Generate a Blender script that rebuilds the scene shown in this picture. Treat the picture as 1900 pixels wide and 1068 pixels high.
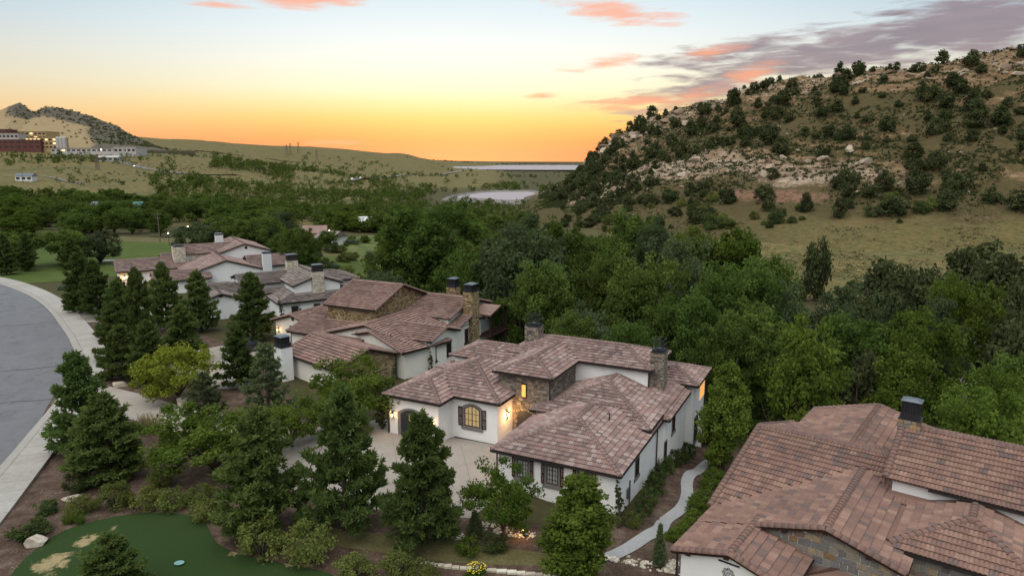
import bpy, math, random
import numpy as np
from mathutils import Matrix, Vector
SC = bpy.context.scene
COL = SC.collection
R = math.radians
sin, cos, pi = math.sin, math.cos, math.pi
for o in list(bpy.data.objects):
    bpy.data.objects.remove(o)

# ------------------------------------------------------------------ camera
cam = bpy.data.cameras.new('camera')
cam.sensor_width = 36.0
cam.lens = 24.0
cam.clip_start = 0.5
cam.clip_end = 60000
camo = bpy.data.objects.new('camera', cam)
COL.objects.link(camo)
camo.location = (0, 0, 26)
PITCH = math.atan(234 / 1267)
camo.rotation_euler = (pi / 2 - PITCH, 0, 0)
SC.camera = camo
SC.view_settings.view_transform = 'Standard'
SC.view_settings.look = 'None'
SC.view_settings.gamma = 1
SC.view_settings.exposure = 0.15
SC.render.engine = 'CYCLES'
SC.cycles.max_bounces = 5
SC.cycles.diffuse_bounces = 2
SC.cycles.glossy_bounces = 2
SC.cycles.transmission_bounces = 3
SC.cycles.transparent_max_bounces = 6
SC.cycles.volume_bounces = 0
SC.cycles.caustics_reflective = False
SC.cycles.caustics_refractive = False
SC.cycles.use_denoising = True
SC.cycles.sample_clamp_indirect = 4


# ------------------------------------------------------------------ node helper
class NT:
    def __init__(s, tree):
        s.t = tree
        s.n = tree.nodes
        s.l = tree.links

    def add(s, kind, ins=None, **props):
        nd = s.n.new('ShaderNode' + kind)
        for k, v in props.items():
            setattr(nd, k, v)
        for k, v in (ins or {}).items():
            if hasattr(v, 'is_linked') or hasattr(v, 'links'):
                s.l.new(v, nd.inputs[k])
            else:
                nd.inputs[k].default_value = v
        return nd

    def math(s, op, a, b=0.0, c=0.0, clamp=False):
        nd = s.n.new('ShaderNodeMath')
        nd.operation = op
        nd.use_clamp = clamp
        for i, v in enumerate((a, b, c)):
            if hasattr(v, 'links'):
                s.l.new(v, nd.inputs[i])
            else:
                nd.inputs[i].default_value = v
        return nd.outputs[0]

    def mix(s, f, a, b, mode='MIX'):
        nd = s.n.new('ShaderNodeMix')
        nd.data_type = 'RGBA'
        nd.blend_type = mode
        for i, v in ((0, f), (6, a), (7, b)):
            if hasattr(v, 'links'):
                s.l.new(v, nd.inputs[i])
            else:
                nd.inputs[i].default_value = v if i == 0 else (*v[:3], 1)
        return nd.outputs[2]

    def ramp(s, f, stops, mode='LINEAR'):
        nd = s.n.new('ShaderNodeValToRGB')
        cr = nd.color_ramp
        cr.interpolation = mode
        while len(cr.elements) < len(stops):
            cr.elements.new(0.5)
        for e, (p, c) in zip(cr.elements, stops):
            e.position = p
            e.color = (*c[:3], 1)
        s.l.new(f, nd.inputs[0])
        return nd.outputs[0]

    def noise(s, vec, scale, detail=4, rough=0.55, dist=0.0):
        nd = s.add('TexNoise', {'Scale': scale, 'Detail': detail, 'Roughness': rough, 'Distortion': dist})
        if vec is not None:
            s.l.new(vec, nd.inputs['Vector'])
        return nd.outputs['Fac']


def srgb(r, g, b):
    f = lambda c: (c / 255 / 12.92) if c <= 10 else ((c / 255 + 0.055) / 1.055) ** 2.4
    return (f(r), f(g), f(b))


# ------------------------------------------------------------------ sky
W = bpy.data.worlds.new('World')
SC.world = W
W.use_nodes = True
SUN_EL, SUN_AZ = 4.0, -4.0       # the sun has just gone below the ridge straight ahead
W.node_tree.nodes.clear()
w = NT(W.node_tree)
tc = w.add('TexCoord').outputs['Generated']
sep = w.add('SeparateXYZ', {'Vector': tc})
sx, sy, sz = sep.outputs
az = w.math('DIVIDE', w.math('ARCTAN2', sx, sy), pi / 180)
el = w.math('DIVIDE', w.math('ARCSINE', sz), pi / 180)
elu = w.math('DIVIDE', w.math('ADD', el, 2.0), 92.0, clamp=True)
def ep(e):
    return (e + 2.0) / 92.0
sun_side = w.ramp(elu, [
    (0.0, srgb(236, 128, 96)), (ep(0.4), srgb(247, 128, 97)), (ep(1.5), srgb(252, 148, 86)), (ep(2.4), srgb(253, 175, 92)), (ep(3.4), srgb(253, 204, 114)),
    (ep(4.5), srgb(253, 228, 160)), (ep(5.6), srgb(252, 242, 202)), (ep(7.5), srgb(249, 246, 229)), (ep(9.5), srgb(238, 243, 241)), (ep(11.8), srgb(220, 234, 240)),
    (ep(16), srgb(204, 221, 231)), (ep(40), srgb(186, 200, 214)), (1.0, srgb(184, 196, 210))])  # upper stops of both ramps, unseen, less blue to warm the scene's light
far_side = w.ramp(elu, [
    (0.0, srgb(196, 148, 140)), (ep(1.5), srgb(232, 172, 126)), (ep(3.5), srgb(236, 200, 156)), (ep(6), srgb(221, 211, 189)), (ep(8), srgb(207, 210, 206)), (ep(10), srgb(186, 204, 213)),
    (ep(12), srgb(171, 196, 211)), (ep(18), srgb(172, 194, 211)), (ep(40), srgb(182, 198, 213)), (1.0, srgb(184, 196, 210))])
dazs = w.math('ABSOLUTE', w.math('SUBTRACT', az, -2.0))
side = w.add('MapRange', {'Value': dazs, 'From Min': 8.0, 'From Max': 46.0, 'To Min': 0.0, 'To Max': 1.0}, interpolation_type='SMOOTHSTEP').outputs[0]
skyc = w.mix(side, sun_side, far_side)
nish = w.add('TexSky', sky_type='NISHITA', sun_disc=False, sun_elevation=R(SUN_EL), sun_rotation=R(SUN_AZ), altitude=1700, air_density=1.0, dust_density=1.5, ozone_density=1.5)
# clouds: streaks of dusk cloud lying in the sky at their azimuth and elevation
cvec = w.add('CombineXYZ', {0: az, 1: el, 2: 0.0}).outputs[0]
stretch = w.add('Mapping', {'Vector': cvec, 'Rotation': (0, 0, R(-6)), 'Scale': (0.14, 0.95, 1.0)}).outputs[0]
cn = w.noise(stretch, 2.1, 6, 0.56, 0.3)
cn2 = w.noise(stretch, 0.9, 3, 0.5, 0.2)
def blobs(lst):
    acc = None
    for (a, e, ra, re, rot, amp) in lst:
        m = w.add('Mapping', {'Vector': cvec, 'Location': (a, e, 0), 'Rotation': (0, 0, R(-rot)), 'Scale': (ra * 1.45, re * 1.55, 1)}, vector_type='TEXTURE').outputs[0]
        g = w.math('MULTIPLY', w.add('TexGradient', {'Vector': m}, gradient_type='SPHERICAL').outputs['Fac'], amp)
        acc = g if acc is None else w.math('MAXIMUM', acc, g)
    return acc
def mask(b, lo, hi):
    v = w.math('ADD', b, w.math('MULTIPLY', w.math('SUBTRACT', w.math('ADD', w.math('MULTIPLY', cn, 0.8), w.math('MULTIPLY', cn2, 0.2)), 0.5), 2.7))
    v = w.math('MULTIPLY', v, w.math('MULTIPLY', b, 6.0, clamp=True))
    return w.add('MapRange', {'Value': v, 'From Min': lo, 'From Max': hi, 'To Min': 0.0, 'To Max': 1.0}, interpolation_type='SMOOTHSTEP').outputs[0]
grey_b = blobs([(15.5, 5.6, 6.8, 1.5, -16, 1.0), (16.6, 8.2, 6.4, 0.9, -6, .95), (24.0, 7.8, 11.5, 1.7, -5, 1.15), (32.5, 9.0, 9.5, 2.0, -6, 1.3), (45, 9.5, 14, 2.0, -3, 1.0), (12, 5.0, 6, .6, -3, .8),
                (-60, 14, 14, 1.8, 4, .8), (75, 16, 16, 2.2, 0, .9), (140, 18, 25, 3, 0, .8), (-140, 20, 25, 3, 0, .8)])
pink_b = blobs([(-15.8, 11.95, 4.4, 0.6, 0, 1.25), (8.3, 11.4, 4.9, 0.8, 9, 1.1), (7.1, 7.6, 2.9, 0.55, -8, 1.1), (10.4, 4.7, 5.6, 0.5, -3, 1.15), (2.4, 5.23, 1.5, 0.3, 0, 1.2),
                (-13.3, 1.5, 2.6, 0.3, 0, .95), (18.6, 6.5, 2.2, .7, -14, 1.0), (14.0, 4.9, 3.6, .6, -12, .9), (-22, 11.3, 2.5, .3, 0, .8), (15.5, 8.3, 2.5, .45, -6, 0.95)])
gm = mask(grey_b, 0.16, 0.95)
pm = mask(pink_b, 0.12, 1.05)
greyc = w.mix(cn2, srgb(112, 104, 118), srgb(172, 148, 152))
skyc = w.mix(w.math('MULTIPLY', gm, 0.92), skyc, greyc)
skyc = w.mix(w.math('MULTIPLY', pm, 0.8), skyc, w.mix(cn, srgb(246, 140, 104), srgb(254, 182, 140)))
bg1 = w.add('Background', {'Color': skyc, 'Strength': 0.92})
bg2 = w.add('Background', {'Color': nish.outputs[0], 'Strength': 0.01})
addsh = w.add('AddShader', {0: bg1.outputs[0], 1: bg2.outputs[0]})
wo = w.add('OutputWorld', {'Surface': addsh.outputs[0]})

# added very soft fill lamp from high behind the camera, brightening camera-facing sides
sl = bpy.data.lights.new('fill_sun', 'SUN')
sl.energy = 3.0
sl.angle = R(85)
sl.color = (1.0, 0.95, 0.9)
slo = bpy.data.objects.new('fill_sun', sl)
COL.objects.link(slo)
slo.rotation_euler = (R(22), R(-14), 0)


# ------------------------------------------------------------------ materials
MATS = {}
def new_mat(name):
    m = bpy.data.materials.new(name)
    m.use_nodes = True
    m.node_tree.nodes.clear()
    MATS[name] = m
    return m, NT(m.node_tree)

def finish(nt, color, rough=0.8, bump=None, bstr=0.3, bdist=0.02, metal=0.0, spec=0.3, emit=None, estr=0.0):
    p = nt.add('BsdfPrincipled', {'Roughness': rough, 'Metallic': metal, 'Specular IOR Level': spec})
    if hasattr(color, 'links'):
        nt.l.new(color, p.inputs['Base Color'])
    else:
        p.inputs['Base Color'].default_value = (*color[:3], 1)
    if emit is not None:
        p.inputs['Emission Color'].default_value = (*emit, 1)
        p.inputs['Emission Strength'].default_value = estr
    if bump is not None:
        b = nt.add('Bump', {'Strength': bstr, 'Distance': bdist, 'Height': bump})
        nt.l.new(b.outputs[0], p.inputs['Normal'])
    o = nt.add('OutputMaterial', {'Surface': p.outputs[0]})
    return p

def m_plain(name, c, rough=0.6, var=0.15, scale=3.0, metal=0.0, spec=0.3, bump=0.0):
    m, t = new_mat(name)
    tc = t.add('TexCoord').outputs['Object']
    n = t.noise(tc, scale, 5)
    dk = tuple(v * (1 - var) for v in c)
    lt = tuple(min(1, v * (1 + var)) for v in c)
    finish(t, t.mix(n, dk, lt), rough, n if bump else None, bump, 0.02, metal, spec)
    return m

def m_emit(name, c, s):
    m, t = new_mat(name)
    finish(t, c, 0.5, emit=c, estr=s)
    return m

def m_tile(name, stops):
    m, t = new_mat(name)
    a = t.add('Attribute', attribute_name='rnd')
    col = t.ramp(a.outputs['Fac'], stops)
    mean = tuple(sum(s_[1][i] for s_ in stops[1:]) / (len(stops) - 1) for i in range(3))
    col = t.mix(0.3 if name.endswith('5') else 0.3, col, mean)
    g = t.add('NewGeometry').outputs['Position']
    n = t.noise(g, 0.35, 5, 0.6)
    n2 = t.noise(g, 9.0, 4, 0.6)
    col = t.mix(0.55, col, t.ramp(n, [(0.3, (0.55, 0.53, 0.52)), (0.7, (1.18, 1.12, 1.08))]), 'MULTIPLY')
    col = t.mix(0.5, col, t.ramp(n2, [(0.3, (0.68, 0.66, 0.66)), (0.7, (1.15, 1.12, 1.1))]), 'MULTIPLY')
    finish(t, col, 0.75, n2, 0.25, 0.01, spec=0.25)
    return m

def m_attr(name, stops, rough=0.85, nscale=6.0, nstr=0.4, spec=0.2, bstr=0.4):
    m, t = new_mat(name)
    a = t.add('Attribute', attribute_name='rnd')
    col = t.ramp(a.outputs['Fac'], stops)
    tc = t.add('NewGeometry').outputs['Position']
    n = t.noise(tc, nscale, 6, 0.62)
    col = t.mix(nstr, col, t.ramp(n, [(0.3, (0.5, 0.5, 0.5)), (0.7, (1.3, 1.28, 1.25))]), 'MULTIPLY')
    finish(t, col, rough, n, bstr, 0.03, spec=spec)
    return m

def m_leaf(name, dark, mid, light, trans=0.3, hue=0.012):
    m, t = new_mat(name)
    a = t.add('Attribute', attribute_name='rnd').outputs['Fac']
    oi = t.add('ObjectInfo').outputs['Random']
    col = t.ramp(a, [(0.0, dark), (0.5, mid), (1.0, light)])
    hs = t.add('HueSaturation', {'Color': col, 'Hue': t.math('ADD', 0.5 - hue, t.math('MULTIPLY', oi, 2 * hue)), 'Value': t.math('ADD', 0.8, t.math('MULTIPLY', t.math('FRACT', t.math('MULTIPLY', oi, 7.31)), 0.45))})
    d = t.add('BsdfDiffuse', {'Color': hs.outputs[0], 'Roughness': 0.6})
    tr = t.add('BsdfTranslucent', {'Color': hs.outputs[0]})
    mx = t.add('MixShader', {0: trans, 1: d.outputs[0], 2: tr.outputs[0]})
    t.add('OutputMaterial', {'Surface': mx.outputs[0]})
    return m

m_tile('tile_house1', [(0, (.12, .086, .080)), (.25, (.195, .132, .118)), (.5, (.265, .162, .137)), (.75, (.275, .205, .185)), (1, (.40, .335, .31))])
m_tile('tile_house2', [(0, (.15, .10, .087)), (.35, (.225, .145, .12)), (.7, (.27, .178, .147)), (1, (.33, .235, .198))])
m_tile('tile_house3', [(0, (.09, .08, .075)), (.4, (.17, .14, .125)), (.7, (.22, .185, .165)), (1, (.30, .26, .235))])
m_tile('tile_house4', [(0, (.16, .115, .105)), (.4, (.235, .165, .145)), (.7, (.28, .20, .175)), (1, (.33, .25, .225))])
m_tile('tile_house5', [(0, (.10, .085, .085)), (.1, (.135, .095, .085)), (.25, (.18, .108, .088)), (.6, (.225, .134, .104)), (.88, (.265, .162, .122)), (1, (.31, .21, .16))])
m_attr('stone_grey', [(0, (.085, .075, .065)), (.3, (.15, .13, .11)), (.6, (.205, .17, .14)), (.85, (.25, .195, .135)), (1, (.28, .26, .235))])
m_attr('stone_brown', [(0, (.11, .075, .04)), (.4, (.23, .165, .085)), (.75, (.32, .235, .13)), (1, (.40, .32, .20))])
m_attr('stone_pale', [(0, (.36, .31, .23)), (.5, (.50, .45, .35)), (1, (.62, .58, .49))])
m_attr('stone_slate', [(0, (.13, .125, .12)), (.35, (.20, .185, .17)), (.6, (.27, .22, .15)), (.8, (.33, .235, .11)), (.92, (.16, .085, .05)), (1, (.24, .23, .215))])
m_attr('concrete_slab', [(0, (.30, .28, .25)), (.5, (.325, .305, .275)), (1, (.35, .33, .30))], nscale=2.5, nstr=0.3)
m_attr('rock', [(0, (.16, .115, .08)), (.4, (.235, .165, .105)), (.8, (.31, .24, .165)), (1, (.38, .31, .235))], nscale=1.2, nstr=0.7)
m_attr('boulder', [(0, (.34, .28, .21)), (1, (.52, .47, .39))], nscale=3.0, nstr=0.6)
m_attr('bark_chip', [(0, (.05, .035, .027)), (.7, (.16, .12, .09)), (1, (.34, .28, .22))])
m_plain('stucco', (.76, .745, .715), 0.9, 0.13, .8, bump=0.2)
m_plain('stucco_cream', (.74, .70, .61), 0.9, 0.12, .8, bump=0.2)
m_plain('gutter', (.025, .022, .021), 0.45, 0.2)
m_plain('wood_dark', (.040, .020, .014), 0.6, 0.3, 6)
m_plain('wood_red', (.055, .022, .016), 0.6, 0.3, 6)
m_plain('trim_grey', (.17, .16, .15), 0.85, 0.15, 4)
m_plain('metal_dark', (.045, .047, .052), 0.4, 0.25, 3, metal=0.6)
m_plain('metal_roof', (.16, .18, .20), 0.35, 0.15, 3, metal=0.7)
m_plain('door_dark', (.028, .030, .034), 0.5, 0.2, 4)
m_plain('bark', (.10, .075, .055), 0.95, 0.4, 5, bump=0.5)
m_plain('bark_pale', (.33, .30, .265), 0.95, 0.25, 5, bump=0.5)
m_plain('white_paint', (.60, .60, .60), 0.8, 0.06, 2)
m_plain('water', (.31, .275, .285), 0.7, 0.05, 0.02, spec=0.08)
m_plain('glass_dark', (.02, .024, .028), 0.08, 0.2, 0.5, spec=0.6)
m_plain('pane_reflect_curtain', (.30, .32, .30), 0.25, 0.3, 1.2, spec=0.6)  # pale tone puts sky reflection and curtains into the glass colour
m_plain('car_paint', (.020, .021, .025), 0.25, 0.1, 1, spec=0.6)
m_plain('rubber', (.015, .015, .015), 0.8)
m_plain('green_roof', (.06, .17, .15), 0.6, 0.15, .5)
m_plain('brick_red', (.115, .045, .038), 0.9, 0.25, .3)
m_plain('brick_tan', (.36, .26, .13), 0.9, 0.25, .3)
m_plain('pole_wood', (.14, .11, .085), 0.9, 0.2, 1)
m_plain('far_white', (.40, .385, .365), 0.8, 0.15, .05)
m_plain('lid_green', (.16, .32, .30), 0.6, 0.1, 4)
m_plain('flower_yellow', (.62, .48, .03), 0.8, 0.2, 5)
m_emit('lamp_glow', (1.0, 0.56, 0.20), 14.0)
m_emit('window_warm', (0.45, 0.33, 0.16), 0.28)
m_emit('window_orange', (0.90, 0.40, 0.10), 0.75)
m_emit('far_light', (1.0, 0.85, 0.6), 9.0)

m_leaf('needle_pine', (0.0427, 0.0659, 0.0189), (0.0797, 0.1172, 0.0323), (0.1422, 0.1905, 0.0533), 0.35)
m_leaf('needle_blue', (0.058, 0.0807, 0.036), (0.0957, 0.1266, 0.0558), (0.1521, 0.1885, 0.0855), 0.3)
m_leaf('leaf_cotton', (0.0444, 0.0688, 0.0162), (0.0837, 0.1244, 0.0278), (0.1417, 0.1958, 0.0441), 0.42)
m_leaf('leaf_bright', (0.0514, 0.0796, 0.0148), (0.0961, 0.1427, 0.0247), (0.1621, 0.2165, 0.0395), 0.42)
m_leaf('leaf_lime', (0.0938, 0.1125, 0.015), (0.175, 0.2, 0.0275), (0.275, 0.3, 0.0438), 0.4)
m_leaf('leaf_juniper', (0.0393, 0.0496, 0.0218), (0.0711, 0.0854, 0.0356), (0.121, 0.1349, 0.0574), 0.3)
m_leaf('leaf_shrub', (0.0781, 0.0938, 0.025), (0.1406, 0.1641, 0.0438), (0.2265, 0.25, 0.0703), 0.4)
m_leaf('leaf_shrubdark', (0.0341, 0.0495, 0.0183), (0.0645, 0.0924, 0.0295), (0.1139, 0.1452, 0.0449), 0.35)
m_leaf('leaf_willow', (0.0495, 0.069, 0.0285), (0.0828, 0.1104, 0.0475), (0.126, 0.161, 0.0741), .42)
m_leaf('leaf_scrub', (.035, .045, .018), (.062, .076, .030), (.10, .115, .05), .3)
m_leaf('leaf_sage', (.07, .09, .06), (.11, .14, .085), (.16, .20, .12), .2)
m_leaf('leaf_drygrass', (.16, .13, .06), (.26, .215, .105), (.36, .31, .17), .2)
m_leaf('leaf_grass', (.045, .075, .012), (.075, .12, .02), (.12, .165, .035), .3)


# ------------------------------------------------------------------ mesh helpers
def mesh_obj(name, V, F, mat, parent=None, rnd=None, smooth=False, kind=None, link=True):
    """V (n,3); F list of index lists or an (m,k) int array; rnd per face."""
    me = bpy.data.meshes.new(name)
    if isinstance(F, np.ndarray):
        k = F.shape[1]
        me.vertices.add(len(V))
        me.vertices.foreach_set('co', np.asarray(V, dtype=np.float32).ravel())
        me.loops.add(F.size)
        me.loops.foreach_set('vertex_index', F.astype(np.int32).ravel())
        me.polygons.add(len(F))
        me.polygons.foreach_set('loop_start', np.arange(0, F.size, k, dtype=np.int32))
        me.update(calc_edges=True)
    else:
        me.from_pydata([tuple(map(float, v)) for v in V], [], [list(map(int, f)) for f in F])
        me.update()
    if rnd is not None:
        at = me.attributes.new('rnd', 'FLOAT', 'FACE')
        at.data.foreach_set('value', np.asarray(rnd, dtype=np.float32)[:len(me.polygons)])
    if smooth:
        me.polygons.foreach_set('use_smooth', np.ones(len(me.polygons), dtype=bool))
    for mm in (mat if isinstance(mat, (list, tuple)) else [mat]):
        me.materials.append(MATS[mm])
    o = bpy.data.objects.new(name, me)
    if link:
        COL.objects.link(o)
    if parent is not None:
        o.parent = parent
    if kind:
        o['kind'] = kind
    return o


def empty(name, loc, rz=0.0):
    o = bpy.data.objects.new(name, None)
    o.empty_display_size = 0.2
    o.location = loc
    o.rotation_euler = (0, 0, rz)
    COL.objects.link(o)
    return o


def tag(o, label, cat, group=None, kind=None):
    o['label'] = label
    o['category'] = cat
    if group:
        o['group'] = group
    if kind:
        o['kind'] = kind
    return o


def copy_tree(o, parent=None):
    c = o.copy()
    COL.objects.link(c)
    if parent is not None:
        c.parent = parent
    for ch in o.children:
        copy_tree(ch, c)
    return c


class MB:
    def __init__(s):
        s.v = []
        s.f = []
        s.r = []

    def poly(s, pts, r=0.5):
        i = len(s.v)
        s.v.extend([tuple(p) for p in pts])
        s.f.append(list(range(i, i + len(pts))))
        s.r.append(r)

    def mesh(s, pts, faces, r=0.5):
        i = len(s.v)
        s.v.extend([tuple(p) for p in pts])
        for f in faces:
            s.f.append([i + k for k in f])
            s.r.append(r)

    def box(s, x0, x1, y0, y1, z0, z1, r=0.5, M=None):
        p = [(x, y, z) for z in (z0, z1) for y in (y0, y1) for x in (x0, x1)]
        if M is not None:
            p = [tuple(M @ Vector(q)) for q in p]
        s.mesh(p, [(0, 2, 3, 1), (4, 5, 7, 6), (0, 1, 5, 4), (2, 6, 7, 3), (0, 4, 6, 2), (1, 3, 7, 5)], r)

    def tube(s, pts, rad, n=6, r=0.5, cap=True):
        rings = []
        m = len(pts)
        pts = [Vector(p) for p in pts]
        for i, p in enumerate(pts):
            d = (pts[min(i + 1, m - 1)] - pts[max(i - 1, 0)]).normalized()
            u = d.cross(Vector((0, 0, 1)))
            if u.length < 1e-3:
                u = Vector((1, 0, 0))
            u.normalize()
            v = d.cross(u)
            rr = rad[i] if isinstance(rad, (list, tuple)) else rad
            rings.append([p + (u * cos(2 * pi * k / n) + v * sin(2 * pi * k / n)) * rr for k in range(n)])
        i0 = len(s.v)
        for rg in rings:
            s.v.extend([tuple(q) for q in rg])
        for i in range(m - 1):
            for k in range(n):
                a = i0 + i * n + k
                b = i0 + i * n + (k + 1) % n
                s.f.append([a, b, b + n, a + n])
                s.r.append(r)
        if cap:
            s.f.append([i0 + (m - 1) * n + k for k in range(n)])
            s.r.append(r)
            s.f.append([i0 + k for k in reversed(range(n))])
            s.r.append(r)

    def build(s, name, mat, parent=None, smooth=False, kind=None):
        return mesh_obj(name, s.v, s.f, mat, parent, s.r, smooth, kind)


def smoothstep(a, b, x):
    t = np.clip((x - a) / (b - a), 0, 1)
    return t * t * (3 - 2 * t)


_rs = np.random.RandomState(7)
_G = _rs.rand(64, 64)
def vnoise(x, y):
    x = np.asarray(x, float)
    y = np.asarray(y, float)
    xi = np.floor(x).astype(int)
    yi = np.floor(y).astype(int)
    fx = x - xi
    fy = y - yi
    fx = fx * fx * (3 - 2 * fx)
    fy = fy * fy * (3 - 2 * fy)
    g = lambda a, b: _G[a % 64, b % 64]
    return (g(xi, yi) * (1 - fx) + g(xi + 1, yi) * fx) * (1 - fy) + (g(xi, yi + 1) * (1 - fx) + g(xi + 1, yi + 1) * fx) * fy - 0.5
def fbm(x, y, o=4):
    s = 0
    a = 1.0
    for i in range(o):
        s = s + a * vnoise(x * 2 ** i + 17 * i, y * 2 ** i + 5 * i)
        a *= 0.5
    return s


# ------------------------------------------------------------------ terrain
CP = [(-140, 20, 0), (-110, 20, 0), (-80, 20, 0), (-50, 20, 0), (-25, 20, 0), (-140, 60, 0), (-110, 60, 0), (-80, 60, 0), (-55, 45, 0), (-55, 70, 0), (-30, 45, 0), (-30, 70, 0), (-15, 35, 0),
      (-140, 100, 0), (-110, 100, 0), (-80, 100, 0), (-55, 95, 0), (-30, 90, 0), (-140, 150, 0), (-110, 140, 0), (-85, 140, 0), (-70, 125, 0), (-60, 160, -.5), (-150, 200, -1), (-100, 190, -1.5),
      (-8, 45, 0), (-3, 56, 0), (-12, 60, 0), (-14, 74, -.2), (-18, 82, -.3), (0, 42, -.1), (2, 36, -.2), (-12, 84, -.8), (-9, 90, -2.5), (-4, 99, -5), (-20, 110, -2), (-30, 105, -.3), (-35, 112, 0), (-22, 125, -4), (-45, 140, -1.5),
      (7.6, 47, -.4), (9.8, 51.9, -1.5), (13.3, 58, -2.2), (19, 68, -4.3), (7.6, 43, -.5), (13.5, 50, -1.8), (16.5, 56, -2.6), (21, 62, -3.8), (24, 73, -6), (8, 60, -1), (10, 75, -5), (0, 82, -4), (0, 74, -2),
      (12, 40, -.6), (15.5, 44, -1.3), (21, 51, -2.8), (10, 33, -.3), (25, 30, 0), (45, 28, 0), (60, 25, 0), (33, 58, -5.5), (25, 45, -1), (40, 45, -3), (20, 20, 0), (5, 20, 0),
      (30, 75, -8), (45, 62, -7.5), (65, 52, -7), (90, 45, -6), (20, 90, -8.5), (0, 108, -8), (-10, 130, -9), (-30, 160, -7), (-5, 180, -9.5), (40, 90, -10), (60, 80, -9.5), (30, 120, -10.5), (60, 120, -9), (100, 90, -6), (10, 150, -10.5),
      (90, 140, -7), (130, 130, -5), (130, 180, -5), (90, 185, -6.5), (60, 200, -7), (180, 170, -4), (180, 100, -3), (250, 100, 0), (250, 200, 2), (20, 220, -8), (-20, 220, -8.5), (-60, 210, -4), (120, 220, -3.5), (180, 230, 1)]
CPa = np.array(CP, float)
TY = np.array([0, 150, 200, 300, 450, 700, 1000, 1500, 2500, 4000, 8000, 14000, 40000], float)
TX = np.array([-1.6, -0.9, -.74, -.6, -.45, -.3, -.15, -.08, 0, .15, .4, .75, 1.6])
TZ = np.array([
    [0, 0, 0, 0, 0, 0, -4, -6, -6, -5, -5, -4, -2],
    [0, 0, 0, 0, 0, -1, -5, -8, -9, -9, -8, -5, -2],
    [-1, -1, -1, -1.5, -2, -5, -8, -9, -9, -8, -6, -4, 0],
    [-1, -1, -2, -3, -4, -7, -8.5, -9, -9, -7, -2, 2, 5],
    [5, 4, 3, 2, -2, -6, -9, -9, -9, -9, -5, 0, 5],
    [18, 17, 17, 16, 10, -1, -9.5, -11.5, -11.5, -10, -8, -5, 0],
    [46, 46, 45, 43, 31, 14, -4, -10, -10, -11, -10, -8, -5],
    [70, 68, 66, 62, 50, 32, 6, -8, -10, -12, -12, -12, -12],
    [110, 110, 112, 112, 98, 66, 30, 0, -12, -14, -14, -14, -14],
    [150, 150, 150, 150, 128, 102, 58, -14, -18, -20, -20, -20, -20],
    [250, 250, 280, 330, 260, 120, 78, 18, -14, -20, -20, 0, 0],
    [250, 250, 250, 250, 200, 110, 66, 44, 30, 24, 24, 24, 24],
    [20, 20, 20, 20, 20, 20, 20, 20, 20, 20, 20, 20, 20]], float)

def z_far(x, y):
    yy = np.clip(y, 1, 39999)
    t = np.clip(x / np.maximum(yy, 120), -1.59, 1.59)
    i = np.clip(np.searchsorted(TY, yy) - 1, 0, len(TY) - 2)
    j = np.clip(np.searchsorted(TX, t) - 1, 0, len(TX) - 2)
    a = (yy - TY[i]) / (TY[i + 1] - TY[i])
    b = (t - TX[j]) / (TX[j + 1] - TX[j])
    a = a * a * (3 - 2 * a) * 0.5 + a * 0.5
    b = b * b * (3 - 2 * b) * 0.5 + b * 0.5
    z = (TZ[i, j] * (1 - b) + TZ[i, j + 1] * b) * (1 - a) + (TZ[i + 1, j] * (1 - b) + TZ[i + 1, j + 1] * b) * a
    big = smoothstep(400, 1500, yy)
    hills = smoothstep(-.02, -.2, t)
    z = z + big * hills * 26 * fbm(x / 230.0, yy / 380.0, 4) + smoothstep(250, 500, yy) * (1 - big) * hills * 4 * fbm(x / 90.0, yy / 110.0, 3)
    return z

def z_near(x, y):
    shp = np.shape(x)
    x = np.ravel(x)
    y = np.ravel(y)
    out = np.zeros(len(x))
    for k in range(0, len(x), 20000):
        d2 = (x[k:k + 20000, None] - CPa[None, :, 0]) ** 2 + (y[k:k + 20000, None] - CPa[None, :, 1]) ** 2 + 2.0
        wt = d2 ** -1.9
        out[k:k + 20000] = (wt * CPa[None, :, 2]).sum(1) / wt.sum(1)
    return out.reshape(shp)

def stretch_axis(dense0, dense1, step, lo, hi, g):
    a = list(np.arange(dense0, dense1 + 1e-6, step))
    s = step
    while a[-1] < hi:
        s *= g
        a.append(a[-1] + s)
    s = step
    while a[0] > lo:
        s *= g
        a.insert(0, a[0] - s)
    return np.array(a)
GX = stretch_axis(-130, 150, 2.0, -16000, 16000, 1.055)
GY = stretch_axis(24, 230, 2.0, -400, 30000, 1.045)
GXX, GYY = np.meshgrid(GX, GY)
_k = smoothstep(150, 235, GYY) 
_k = np.maximum(_k, smoothstep(140, 220, np.abs(GXX)))
GZ = z_near(GXX, np.clip(GYY, 10, 260)) * (1 - _k) + z_far(GXX, np.maximum(GYY, 150)) * _k

def gz(x, y):
    i = int(np.clip(np.searchsorted(GY, y) - 1, 0, len(GY) - 2))
    j = int(np.clip(np.searchsorted(GX, x) - 1, 0, len(GX) - 2))
    a = (y - GY[i]) / (GY[i + 1] - GY[i])
    b = (x - GX[j]) / (GX[j + 1] - GX[j])
    return float((GZ[i, j] * (1 - b) + GZ[i, j + 1] * b) * (1 - a) + (GZ[i + 1, j] * (1 - b) + GZ[i + 1, j + 1] * b) * a)

def gzv(x, y):
    i = np.clip(np.searchsorted(GY, y) - 1, 0, len(GY) - 2)
    j = np.clip(np.searchsorted(GX, x) - 1, 0, len(GX) - 2)
    a = (y - GY[i]) / (GY[i + 1] - GY[i])
    b = (x - GX[j]) / (GX[j + 1] - GX[j])
    return (GZ[i, j] * (1 - b) + GZ[i, j + 1] * b) * (1 - a) + (GZ[i + 1, j] * (1 - b) + GZ[i + 1, j + 1] * b) * a

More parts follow.
